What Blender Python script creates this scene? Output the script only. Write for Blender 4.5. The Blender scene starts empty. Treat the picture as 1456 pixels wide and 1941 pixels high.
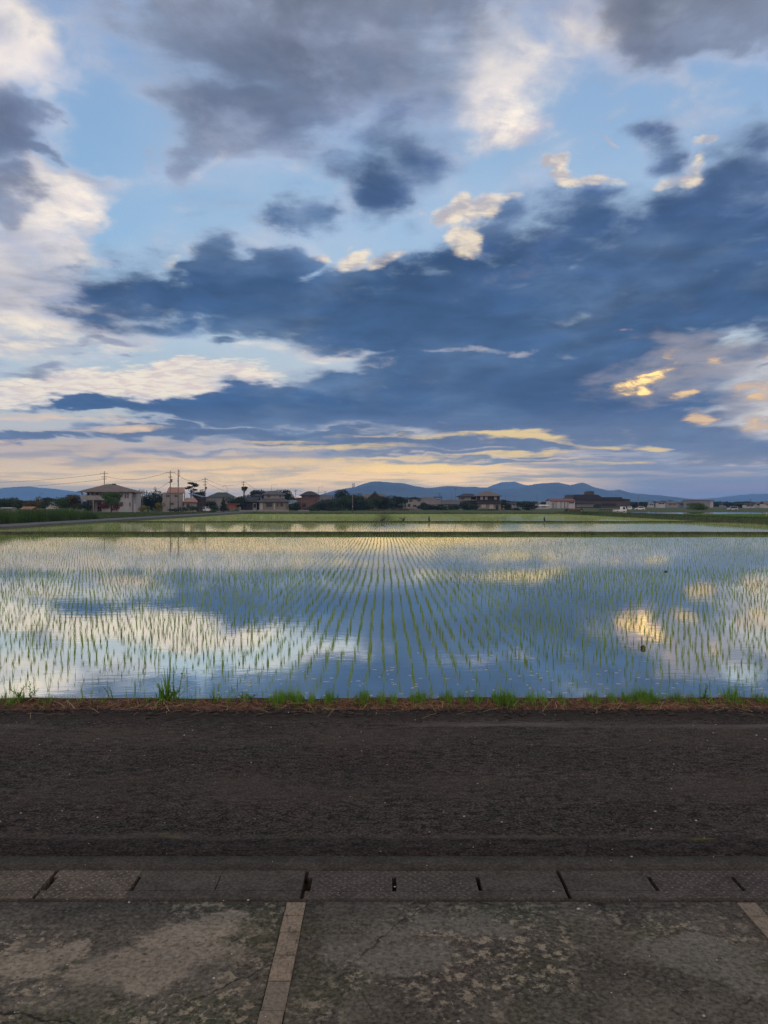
import bpy, math, random
import numpy as np
from mathutils import Vector, Matrix

scene = bpy.context.scene
COL = scene.collection
R = math.radians
CAM_H = 2.2
FPX = 1456.0

def lin1(c):
    c = c / 255.0
    return c / 12.92 if c <= 0.04045 else ((c + 0.055) / 1.055) ** 2.4

def S(r, g, b):
    return (lin1(r), lin1(g), lin1(b), 1.0)

# ------------------------------------------------------------------ node helper
class NT:
    def __init__(self, tree):
        self.t = tree
        self.n = tree.nodes
        self.l = tree.links

    def put(self, inp, val):
        if val is None:
            return
        if isinstance(val, bpy.types.NodeSocket):
            self.l.new(val, inp)
        else:
            inp.default_value = val

    def math(self, op, a, b=None, c=None, clamp=False):
        nd = self.n.new('ShaderNodeMath'); nd.operation = op; nd.use_clamp = clamp
        self.put(nd.inputs[0], a); self.put(nd.inputs[1], b)
        if c is not None: self.put(nd.inputs[2], c)
        return nd.outputs[0]

    def add(self, a, b, clamp=False): return self.math('ADD', a, b, clamp=clamp)
    def sub(self, a, b): return self.math('SUBTRACT', a, b)
    def mul(self, a, b, clamp=False): return self.math('MULTIPLY', a, b, clamp=clamp)
    def div(self, a, b): return self.math('DIVIDE', a, b)
    def mx(self, a, b): return self.math('MAXIMUM', a, b)
    def mn(self, a, b): return self.math('MINIMUM', a, b)
    def smax(self, a, b, d=0.2): return self.math('SMOOTH_MAX', a, b, d)

    def vmath(self, op, a, b=None, s=None):
        nd = self.n.new('ShaderNodeVectorMath'); nd.operation = op
        self.put(nd.inputs[0], a)
        if b is not None: self.put(nd.inputs[1], b)
        if s is not None: self.put(nd.inputs['Scale'], s)
        return nd.outputs['Value'] if op in ('LENGTH', 'DOT_PRODUCT', 'DISTANCE') else nd.outputs[0]

    def xyz(self, x=0.0, y=0.0, z=0.0):
        nd = self.n.new('ShaderNodeCombineXYZ')
        self.put(nd.inputs[0], x); self.put(nd.inputs[1], y); self.put(nd.inputs[2], z)
        return nd.outputs[0]

    def sep(self, v):
        nd = self.n.new('ShaderNodeSeparateXYZ'); self.put(nd.inputs[0], v)
        return nd.outputs[0], nd.outputs[1], nd.outputs[2]

    def noise(self, vec, scale=5.0, detail=4.0, rough=0.5, dist=0.0, color=False, lac=2.0):
        nd = self.n.new('ShaderNodeTexNoise')
        self.put(nd.inputs['Vector'], vec); self.put(nd.inputs['Scale'], scale)
        self.put(nd.inputs['Detail'], detail); self.put(nd.inputs['Roughness'], rough)
        self.put(nd.inputs['Distortion'], dist); self.put(nd.inputs['Lacunarity'], lac)
        return nd.outputs['Color'] if color else nd.outputs['Fac']

    def voro(self, vec, scale=5.0, feature='F1', rand=1.0, out='Distance'):
        nd = self.n.new('ShaderNodeTexVoronoi'); nd.feature = feature
        self.put(nd.inputs['Vector'], vec); self.put(nd.inputs['Scale'], scale)
        self.put(nd.inputs['Randomness'], rand)
        return nd.outputs[out]

    def rng(self, v, a, b, c=0.0, d=1.0, smooth=True):
        nd = self.n.new('ShaderNodeMapRange')
        nd.interpolation_type = 'SMOOTHSTEP' if smooth else 'LINEAR'
        nd.clamp = True
        self.put(nd.inputs[0], v); self.put(nd.inputs[1], a); self.put(nd.inputs[2], b)
        self.put(nd.inputs[3], c); self.put(nd.inputs[4], d)
        return nd.outputs[0]

    def ramp(self, fac, stops):
        nd = self.n.new('ShaderNodeValToRGB')
        e = nd.color_ramp.elements
        while len(e) < len(stops): e.new(0.5)
        for el, (p, c) in zip(e, stops):
            el.position = p; el.color = c
        self.put(nd.inputs[0], fac)
        return nd.outputs[0]

    def mix(self, fac, a, b, mode='MIX'):
        nd = self.n.new('ShaderNodeMix'); nd.data_type = 'RGBA'; nd.blend_type = mode
        nd.clamp_factor = True
        self.put(nd.inputs[0], fac); self.put(nd.inputs[6], a); self.put(nd.inputs[7], b)
        return nd.outputs[2]

    def mapping(self, vec, loc=(0, 0, 0), rot=(0, 0, 0), scale=(1, 1, 1), kind='POINT'):
        nd = self.n.new('ShaderNodeMapping'); nd.vector_type = kind
        self.put(nd.inputs[0], vec)
        if kind in ('POINT', 'TEXTURE'): nd.inputs['Location'].default_value = loc
        nd.inputs['Rotation'].default_value = rot; nd.inputs['Scale'].default_value = scale
        return nd.outputs[0]

    def ball(self, vec):
        nd = self.n.new('ShaderNodeTexGradient'); nd.gradient_type = 'SPHERICAL'
        self.put(nd.inputs[0], vec)
        return nd.outputs['Fac']

# ------------------------------------------------------------------ sky: clear air plus cloud decks
SUN_AZ, SUN_EL = R(18.3), R(8.7)

def build_sky():
    w = bpy.data.worlds.new("World")
    scene.world = w
    w.use_nodes = True
    t = w.node_tree
    t.nodes.clear()
    k = NT(t)
    out = t.nodes.new('ShaderNodeOutputWorld')
    bg = t.nodes.new('ShaderNodeBackground')
    t.links.new(bg.outputs[0], out.inputs[0])
    tc = t.nodes.new('ShaderNodeTexCoord')
    d = tc.outputs['Generated']
    x, y, z = k.sep(d)
    zc = k.mx(z, 0.0)
    yy = k.mx(y, 0.2)
    u = k.div(x, yy)
    v = k.div(zc, yy)
    # perspective of a flat cloud deck: detail shrinks and flattens towards the horizon
    pv = k.add(v, 0.16)
    q = k.xyz(k.div(u, pv), k.div(1.0, pv), 0.0)

    def C(px, py): return ((px - 728) / FPX, (957 - py) / FPX)

    # domain warp
    w1 = k.vmath('SUBTRACT', k.noise(q, 3.0, 7, 0.52, color=True), (0.5, 0.5, 0.5))
    wamp = k.add(k.mul(v, 0.5), 0.016)
    uv = k.xyz(u, v, 0.0)
    wx, wy, wz = k.sep(w1)
    uvw = k.vmath('ADD', uv, k.xyz(k.mul(wx, k.add(wamp, 0.03)), k.mul(wy, wamp), 0.0))
    # mild warp for small well placed features
    uvs = k.vmath('ADD', uv, k.xyz(k.mul(wx, k.mul(k.add(wamp, 0.03), 0.45)), k.mul(wy, k.mul(wamp, 0.45)), 0.0))

    fbm = k.noise(q, 2.6, 9, 0.55, 0.5)
    fbs = k.noise(k.vmath('ADD', q, (0.06, 0.07, 0.0)), 2.6, 9, 0.55, 0.5)
    relief = k.sub(fbm, fbs)
    fbm2 = k.noise(k.vmath('ADD', q, (7.3, 2.1, 4.0)), 7.0, 8, 0.6, 0.3)
    fbm3 = k.noise(k.vmath('ADD', q, (1.3, 9.1, 2.0)), 1.6, 7, 0.5, 0.3)
    stri = k.noise(k.mapping(uv, scale=(5.0, 62.0, 1.0)), 1.0, 6, 0.55, 0.25)
    stri2 = k.noise(k.mapping(uv, loc=(3.1, 0.7, 2), scale=(9.0, 120.0, 1.0)), 1.0, 5, 0.55, 0.3)
    fc = k.sub(fbm, 0.5)
    fc2 = k.sub(fbm2, 0.5)
    fc3 = k.sub(fbm3, 0.5)
    wisp = k.sub(k.noise(k.mapping(q, rot=(0, 0, R(32)), scale=(1.6, 6.5, 1.0)), 1.6, 7, 0.55, 0.5), 0.5)
    billow = k.sub(0.5, k.voro(k.vmath('ADD', q, k.vmath('SCALE', w1, s=0.25)), 8.0))

    def field(blobs, vec, sm=0.25):
        acc = None
        for (px, py, rx, ry, rot, wt) in blobs:
            cu, cv = C(px, py)
            b = k.ball(k.mapping(vec, loc=(cu, cv, 0), rot=(0, 0, R(rot)),
                                 scale=(rx / FPX / 0.58, ry / FPX / 0.58, 1), kind='TEXTURE'))
            b = k.rng(b, 0.0, 0.84, 0.0, wt)
            acc = b if acc is None else k.smax(acc, b, sm)
        return acc

    def mad(a, b, c): return k.math('MULTIPLY_ADD', a, b, c)

    # ---- clear air
    nish = t.nodes.new('ShaderNodeTexSky')
    nish.sky_type = 'NISHITA'; nish.sun_disc = False
    nish.sun_elevation = SUN_EL; nish.sun_rotation = SUN_AZ
    nish.altitude = 10; nish.air_density = 1.0; nish.dust_density = 1.0
    clear = k.ramp(v, [(0.0, S(226, 194, 168)), (0.05, S(212, 196, 182)), (0.12, S(196, 202, 206)),
                       (0.22, S(178, 206, 226)), (0.36, S(152, 192, 229)), (0.5, S(143, 181, 221)), (0.68, S(138, 170, 214))])
    nsc = k.vmath('SCALE', nish.outputs[0], s=0.085)
    clear = k.mix(0.1, clear, nsc)
    # slow variation and thin veils
    clear = k.mix(k.rng(fbm3, 0.42, 0.75, 0.0, 0.35), clear, S(214, 214, 222))
    col = clear

    # ---- bright thin cloud (sunlit veils and small cumulus)
    L1 = [(0, 10, 130, 130, 0, 1.1), (-10, 110, 60, 90, 0, 1.0), (70, 20, 70, 40, 20, .9),
          (85, 440, 95, 130, -30, 1.1), (140, 500, 70, 60, 0, 1.0), (20, 500, 120, 90, 0, 0.9), (60, 350, 40, 60, 20, 0.9),
          (1000, 90, 230, 120, 25, 0.72), (945, 175, 110, 70, 15, 1.0), (1090, 60, 160, 70, 30, .7), (930, 230, 70, 40, 0, .7),
          (960, 20, 180, 50, 0, .7),
          (740, 170, 60, 60, 30, .55), (400, 292, 60, 14, 0, .6),
          (60, 600, 190, 70, 0, 1.0), (165, 470, 30, 70, -15, 1.0), (95, 370, 40, 40, -35, .95), (190, 640, 140, 30, 0, .65), (560, 665, 120, 22, 0, .7)]
    f1 = field(L1, uvw)
    a1 = k.rng(mad(fc2, 1.0, mad(fc, 2.0, f1)), 0.1, 1.1)
    c1 = k.mix(k.rng(mad(fc2, 1.2, mad(fc3, 0.6, 0.5)), 0.2, 0.75), S(196, 188, 192), S(255, 238, 212))
    c1 = k.mix(k.rng(relief, -0.02, -0.12, 0.0, 0.8), c1, S(176, 170, 184))
    blaze = field([(10, 40, 150, 140, 0, 1.0), (950, 180, 120, 70, 15, .7), (120, 440, 70, 90, -30, .7)], uvw)
    c1 = k.vmath('SCALE', c1, s=mad(blaze, 0.35, 1.08))
    col = k.mix(k.mul(a1, 0.92), col, c1)

    # rippled high cloud above the left end of the long bank
    L1b = [(330, 725, 200, 34, 2, 1.0), (130, 735, 170, 36, 4, .95), (450, 735, 90, 18, -4, .95), (20, 745, 100, 30, 0, .8), (330, 700, 70, 18, 12, .9)]
    f1b = field(L1b, uvs)
    rip = k.noise(k.mapping(uv, rot=(0, 0, R(7)), scale=(42.0, 210.0, 1.0)), 1.0, 3, 0.5, 0.6)
    a1b = k.rng(mad(k.sub(rip, 0.5), 0.9, mad(fc, 0.7, f1b)), 0.3, 0.8)
    col = k.mix(k.mul(a1b, 0.95), col, k.mix(k.rng(rip, .35, .6), S(236, 216, 206), S(255, 242, 220)))

    # ---- upper grey decks
    L2 = [(580, 90, 320, 190, -12, 1.15), (430, 200, 160, 110, -20, 1.1), (345, 262, 60, 55, 40, 1.0), (640, 200, 190, 70, 25, .8),
          (780, 30, 230, 95, 12, 1.0), (1290, -10, 280, 95, -3, .95), (1190, 90, 90, 50, 40, .5), (1440, 30, 110, 70, 0, .8),
          (15, 255, 75, 80, -25, 1.0), (85, 275, 55, 26, -30, .8), (15, 395, 55, 75, 0, .95), (20, 560, 90, 50, 0, .55), (40, 465, 95, 60, -20, .62), (95, 520, 90, 40, 0, .62), (20, 420, 60, 50, 0, .6),
          (150, 345, 65, 40, -35, .62), (270, 285, 28, 40, 30, .6), (110, 540, 130, 50, -10, .7), (400, 330, 130, 50, -20, .42),
          (560, 300, 90, 40, 0, .6), (1010, 480, 130, 60, 0, .3), (180, 640, 70, 10, 0, .7), (50, 697, 70, 16, 0, .95), (240, 672, 24, 9, 0, .7), (150, 664, 18, 6, 0, .6)]
    f2 = field(L2, uvw)
    dn2 = mad(wisp, 0.5, mad(fc2, 0.8, mad(fc, 1.7, f2)))
    a2 = k.rng(dn2, 0.02, 1.1)
    c2 = k.ramp(v, [(0.1, S(150, 150, 168)), (0.3, S(140, 146, 170)), (0.42, S(104, 115, 144)), (0.52, S(104, 116, 144)), (0.66, S(118, 126, 144))])
    c2 = k.mix(k.rng(mad(fc2, 0.8, mad(fc3, 1.6, 0.5)), 0.3, 0.8), c2, S(150, 160, 184))
    c2 = k.mix(k.rng(a2, 0.95, 0.3), c2, S(176, 184, 206))
    c2 = k.vmath('SCALE', c2, s=mad(k.math('MAXIMUM', k.mn(relief, 0.14), -0.14), 1.9, 1.0))
    col = k.mix(k.mul(a2, 0.96), col, c2)

    # ---- banded cloud low over the horizon
    low = k.rng(v, 0.115, 0.062)
    sf = k.sub(stri, 0.5)
    sf2 = k.sub(stri2, 0.5)
    L7 = [(560, 900, 420, 50, 0, .9), (860, 882, 230, 22, 0, 1.0), (1000, 905, 260, 30, 0, .6), (100, 890, 260, 60, 0, .55), (200, 842, 260, 14, 0, .5)]
    gold = field(L7, uv)
    base7 = k.mix(gold, S(206, 190, 180), S(244, 206, 158))
    base7 = k.mix(k.rng(u, 0.18, 0.42), base7, S(150, 158, 182))
    lowa = k.rng(v, 0.105, 0.07)
    side = k.rng(u, 0.36, 0.18)
    col = k.mix(k.mul(lowa, k.mul(k.rng(mad(sf, 2.0, 0.7), 0.2, 0.8), 0.9)), col, base7)
    # grey streaks
    gs = k.mul(lowa, k.rng(mad(sf2, 0.8, sf), -0.08, 0.12))
    col = k.mix(k.mul(gs, 0.8), col, k.mix(k.rng(u, -0.3, 0.3), S(172, 164, 168), S(126, 142, 170)))
    # ---- the dark blue banks
    L4 = [(770, 285, 105, 80, 15, 1.1), (700, 355, 80, 60, 20, 1.05), (560, 405, 62, 32, 5, .9), (690, 410, 40, 30, 0, .75), (815, 230, 50, 50, 0, .8), (640, 320, 60, 40, 0, .8),
          (390, 415, 55, 22, 0, .5), (740, 460, 60, 22, 0, .55),
          (270, 490, 90, 36, 0, .6), (240, 560, 130, 70, 0, .8), (400, 510, 70, 50, 0, .95), (540, 510, 75, 55, 0, 1.1), (540, 580, 330, 70, 0, 1.15), (440, 655, 55, 18, 4, .95), (720, 545, 160, 60, 0, 1.1),
          (850, 600, 380, 75, 0, 1.15), (870, 530, 90, 45, 0, 1.0), (1010, 490, 130, 66, 24, 1.05), (1150, 440, 170, 90, 12, 1.1), (1330, 430, 220, 120, 15, 1.15), (1430, 330, 140, 110, 30, 1.1),
          (1240, 280, 62, 36, 8, .9), (1400, 262, 50, 40, 40, .85), (1450, 180, 26, 36, 0, .7), (1200, 560, 330, 100, 0, 1.15), (1440, 540, 150, 90, 0, 1.1),
          (820, 690, 170, 60, 0, .95), (1060, 740, 360, 95, 0, 1.3), (900, 720, 200, 70, 0, 1.25), (760, 740, 200, 60, 0, 1.2), (690, 730, 120, 38, 8, 1.1), (560, 768, 200, 34, 2, 1.1), (380, 776, 180, 26, 0, 1.1), (175, 775, 130, 15, 0, 1.2), (300, 772, 150, 20, 0, 1.15),
          (820, 770, 300, 50, 0, 1.1), (1080, 800, 300, 50, 0, 1.1), (1220, 690, 160, 40, 0, .7), (1330, 690, 150, 40, 0, .5),
          (450, 817, 320, 17, 0, 1.15), (60, 832, 130, 12, 0, 1.1), (700, 836, 330, 16, 0, 1.1), (1000, 842, 260, 12, -3, 1.0), (860, 858, 330, 9, 0, .85), (900, 874, 260, 7, 0, .8), (330, 862, 280, 8, 0, .6), (1250, 815, 190, 40, -3, 1.05), (1400, 855, 170, 34, 0, 1.0),
          (1450, 690, 40, 12, 30, .7), (960, 846, 200, 11, -4, .7), (1000, 640, 200, 45, 0, 1.2), (760, 640, 200, 40, 0, 1.2), (1200, 640, 220, 50, 0, 1.15)]
    f4 = field(L4, uvw, 0.15)
    na = k.rng(v, 0.08, 0.36, 0.4, 1.0)
    dn4 = mad(k.mul(wisp, na), 0.25, mad(k.mul(billow, na), 0.35, mad(k.mul(fc2, na), 1.0, mad(k.mul(fc, na), 1.6, f4))))
    a4 = k.rng(dn4, k.rng(v, 0.3, 0.42, 0.22, 0.14), k.rng(v, 0.28, 0.42, 0.92, 1.25))
    c4 = k.ramp(v, [(0.03, S(146, 148, 162)), (0.075, S(112, 126, 152)), (0.13, S(54, 92, 138)), (0.2, S(60, 94, 136)), (0.27, S(52, 84, 126)),
                    (0.38, S(60, 89, 133)), (0.47, S(82, 104, 144)), (0.6, S(118, 128, 152))])
    c4 = k.mix(k.rng(mad(fc2, 0.9, mad(fc3, 2.6, 0.5)), 0.42, 1.1, 0.0, 0.7), c4, S(108, 134, 166))
    c4 = k.mix(k.rng(dn4, 0.95, 1.4, 0.0, 0.6), c4, S(40, 70, 110))
    # thin edges glow where the light comes through
    c4 = k.mix(k.rng(a4, 1.0, 0.2, 0.0, 0.75), c4, S(150, 170, 202))
    c4 = k.vmath('SCALE', c4, s=mad(k.math('MAXIMUM', k.mn(relief, 0.14), -0.14), k.rng(v, 0.05, 0.3, 0.6, 2.0), 1.0))
    col = k.mix(k.mul(a4, 0.97), col, c4)

    # ---- small sunlit cumulus in front of the blue gap
    L3 = [(845, 420, 38, 26, 0, 1.0), (882, 408, 42, 30, 0, 1.0), (925, 412, 42, 34, 0, 1.0), (945, 425, 30, 18, 0, .9), (890, 470, 34, 30, 40, .9),
          (1035, 308, 18, 16, 0, .95), (1062, 306, 20, 24, 0, .95), (1070, 335, 34, 18, 0, .95), (1110, 352, 60, 14, 4, .9), (1150, 270, 7, 9, 0, .9),
          (1345, 258, 46, 9, 8, .9), (1290, 325, 55, 20, 20, .85), (1320, 300, 30, 14, 30, .7),
          (675, 490, 44, 22, 8, 1.0), (735, 498, 34, 16, 10, .95), (662, 460, 10, 7, 0, .8), (612, 485, 24, 14, 0, .7), (785, 413, 9, 5, 0, .7),
          (320, 490, 30, 12, 0, .6), (975, 405, 30, 12, 20, .8)]
    f3 = field(L3, uvs, 0.1)
    fine = k.sub(k.noise(k.mapping(uv, rot=(0, 0, R(-25)), scale=(30.0, 75.0, 1.0)), 1.0, 7, 0.62, 0.6), 0.5)
    puff = k.sub(0.45, k.voro(k.vmath('ADD', uv, k.vmath('SCALE', w1, s=0.05)), 34.0))
    dn3 = mad(puff, 0.55, mad(fine, 0.7, mad(fc2, 1.2, mad(fc, 0.6, f3))))
    a3 = k.mul(k.rng(dn3, 0.26, 0.95), k.rng(f3, 0.05, 0.4))
    lit3 = k.rng(mad(fine, 2.2, mad(puff, 1.2, mad(fc2, 1.6, mad(dn3, -0.5, 0.78)))), 0.0, 0.8)
    col = k.mix(k.mul(a3, 0.86), col, k.mix(lit3, S(190, 180, 182), S(255, 236, 206)))

    # ---- warm veil around the hidden sun
    L5v = [(1330, 690, 190, 70, 12, .85), (1440, 740, 90, 80, 0, .9), (1200, 720, 110, 40, 15, .7),  (1000, 470, 120, 70, 30, .35), (1130, 530, 60, 60, 40, .3)]
    f5v = field(L5v, uvw)
    a5v = k.rng(mad(fc2, 1.2, mad(fc, 1.1, f5v)), 0.3, 1.1)
    col = k.mix(k.mul(a5v, 0.6), col, S(182, 172, 170))

    # ---- bright holes and gilded edges
    L5 = [(1205, 727, 50, 15, 12, 1.15), (1255, 708, 44, 13, 28, 1.0), (1212, 740, 20, 9, 0, 1.1), (1300, 744, 34, 7, 4, .95), (1355, 680, 34, 9, 10, .7), (1262, 672, 20, 8, 10, .55),
          (1430, 742, 46, 22, 0, .9), (1440, 665, 40, 10, 25, .75), (1330, 790, 36, 9, 6, 1.0), (1322, 785, 14, 10, 0, .9), (1430, 805, 42, 16, 8, .95), (1184, 630, 20, 5, 8, .75)]
    f5 = field(L5, uvs, 0.1)
    dn5 = mad(fine, 2.3, mad(fc2, 1.2, f5))
    a5 = k.mul(k.rng(dn5, 0.22, 1.25), k.rng(f5, 0.06, 0.5))
    hot = k.rng(dn5, 0.75, 1.25)
    far_hot = field([(1215, 728, 90, 40, 15, 1.0)], uv)
    c5 = k.mix(far_hot, S(248, 206, 150), S(255, 214, 132))
    c5 = k.mix(k.rng(dn5, 0.4, 1.25), S(176, 152, 142), c5)
    c5 = k.vmath('SCALE', c5, s=mad(k.mul(hot, far_hot), 0.7, 0.98))
    col = k.mix(k.mul(a5, 0.95), col, c5)
    L6 = [(905, 663, 70, 8, 0, .85), (985, 668, 34, 9, 8, .85), (850, 665, 50, 6, 0, .7), (745, 735, 20, 10, -40, .45), (700, 690, 60, 8, 0, .5)]
    f6 = field(L6, uvs, 0.1)
    a6 = k.mul(k.rng(mad(fine, 1.6, mad(fc2, 0.8, f6)), 0.3, 1.2), k.rng(f6, 0.05, 0.4))
    col = k.mix(k.mul(a6, 0.6), col, S(206, 200, 204))

    # gilded streaks
    L8 = [(760, 826, 170, 6, 0, .9), (985, 827, 120, 6, -3, .95), (1075, 838, 90, 5, -7, .8), (1150, 848, 60, 6, 0, .8), (1235, 852, 40, 5, 0, .95), (960, 862, 150, 5, 2, .9), (780, 868, 130, 5, 1, .85),
          (800, 888, 170, 12, 0, 1.1), (600, 848, 190, 7, 1, .8), (470, 880, 320, 10, 1, .7), (330, 905, 300, 9, 0, .5), (230, 812, 120, 7, 2, .7), (60, 790, 130, 8, 0, .7), (200, 795, 90, 6, -4, .7), (10, 838, 60, 7, 0, .7), (1120, 876, 160, 5, 0, .5), (540, 838, 100, 5, 2, .7)]
    f8 = field(L8, uvs, 0.1)
    a8 = k.mul(k.rng(mad(fine, 0.9, mad(sf2, 1.5, mad(sf, 1.2, f8))), 0.3, 1.1), k.rng(f8, 0.05, 0.4))
    c8 = k.mix(k.rng(u, -0.42, -0.1), S(248, 214, 184), S(255, 221, 146))
    col = k.mix(k.mul(a8, 0.95), col, c8)
    # rosy gap far right and dull air at the horizon on that side
    rosy = field([(1400, 928, 120, 9, 0, 1.0)], uv)
    right = k.mul(k.rng(u, 0.2, 0.42), k.rng(v, 0.06, 0.03))
    col = k.mix(k.mul(right, 0.8), col, S(142, 146, 172))
    col = k.mix(k.mul(rosy, 0.55), col, S(190, 150, 164))

    # the low air towards the sunset is lit warm
    warm = k.mul(k.rng(v, 0.075, 0.0), k.rng(u, 0.36, 0.05, 0.25, 1.0))
    col = k.mix(warm, col, k.vmath('MULTIPLY', col, (3.0, 2.5, 0.9)))

    # ---- the rest of the sky: broken cloud behind and overhead
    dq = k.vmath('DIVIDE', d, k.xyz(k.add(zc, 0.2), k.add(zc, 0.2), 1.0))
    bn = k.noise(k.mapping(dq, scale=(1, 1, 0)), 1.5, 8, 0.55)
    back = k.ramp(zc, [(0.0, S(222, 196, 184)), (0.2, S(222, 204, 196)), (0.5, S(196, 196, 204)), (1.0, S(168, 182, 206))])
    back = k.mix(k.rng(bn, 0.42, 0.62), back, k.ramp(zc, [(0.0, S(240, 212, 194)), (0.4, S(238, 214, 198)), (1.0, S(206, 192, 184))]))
    back = k.vmath('SCALE', back, s=1.6)  # unseen rear sky brightened to add light on the foreground and house fronts
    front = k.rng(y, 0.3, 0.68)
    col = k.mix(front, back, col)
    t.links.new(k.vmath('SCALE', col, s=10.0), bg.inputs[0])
    bg.inputs[1].default_value = 0.1
    w.cycles.sampling_method = 'MANUAL'
    w.cycles.sample_map_resolution = 512

    sl = bpy.data.lights.new('sun', 'SUN')
    sl.energy = 0.0003; sl.angle = R(3.0); sl.color = (1.0, 0.5, 0.15)
    so = bpy.data.objects.new('sun', sl); COL.objects.link(so)
    sd = Vector((math.sin(SUN_AZ) * math.cos(SUN_EL), math.cos(SUN_AZ) * math.cos(SUN_EL), math.sin(SUN_EL)))
    so.rotation_euler = sd.to_track_quat('Z', 'Y').to_euler()

def build_camera():
    cd = bpy.data.cameras.new('camera')
    cd.sensor_fit = 'AUTO'; cd.sensor_width = 36.0
    cd.lens = 36.0 * FPX / 1941.0
    cd.shift_y = -(970.5 - 957.0) / 1941.0
    cd.clip_start = 0.05; cd.clip_end = 80000.0
    co = bpy.data.objects.new('camera', cd); COL.objects.link(co)
    co.location = (0, 0, CAM_H); co.rotation_euler = (R(90), 0, 0)
    scene.camera = co
    scene.view_settings.view_transform = 'Standard'
    scene.view_settings.look = 'None'
    scene.view_settings.exposure = 0.0
    scene.view_settings.gamma = 1.0
    scene.view_settings.use_curve_mapping = False
    scene.cycles.use_denoising = True
    scene.cycles.denoising_prefilter = 'NONE'
    scene.cycles.max_bounces = 8
    scene.cycles.transparent_max_bounces = 8
    scene.cycles.volume_bounces = 1

build_sky()
build_camera()

# ------------------------------------------------------------------ object helpers
def tag(o, label=None, cat=None, group=None, kind=None):
    if label: o['label'] = label
    if cat: o['category'] = cat
    if group: o['group'] = group
    if kind: o['kind'] = kind
    return o

def thing(name, label, cat, loc=(0, 0, 0), rz=0.0, group=None):
    o = bpy.data.objects.new(name, None)
    COL.objects.link(o)
    o.empty_display_size = 0.3
    o.location = loc; o.rotation_euler = (0, 0, rz)
    return tag(o, label, cat, group)

def link_mesh(name, me, parent=None, loc=(0, 0, 0), rz=0.0):
    o = bpy.data.objects.new(name, me)
    COL.objects.link(o)
    if parent is not None: o.parent = parent
    o.location = loc; o.rotation_euler = (0, 0, rz)
    return o

def fast_mesh(name, V, F, mat, smooth=False):
    """V (n,3) array, F (m,k) int array with k = 3 or 4"""
    V = np.asarray(V, dtype=np.float32); F = np.asarray(F, dtype=np.int32)
    me = bpy.data.meshes.new(name)
    m, kk = F.shape
    me.vertices.add(len(V)); me.vertices.foreach_set('co', V.ravel())
    me.loops.add(m * kk); me.loops.foreach_set('vertex_index', F.ravel())
    me.polygons.add(m)
    me.polygons.foreach_set('loop_start', np.arange(0, m * kk, kk, dtype=np.int32))
    me.polygons.foreach_set('loop_total', np.full(m, kk, dtype=np.int32))
    if smooth: me.polygons.foreach_set('use_smooth', np.ones(m, dtype=bool))
    me.update(calc_edges=True)
    if mat: me.materials.append(mat)
    return me

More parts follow.
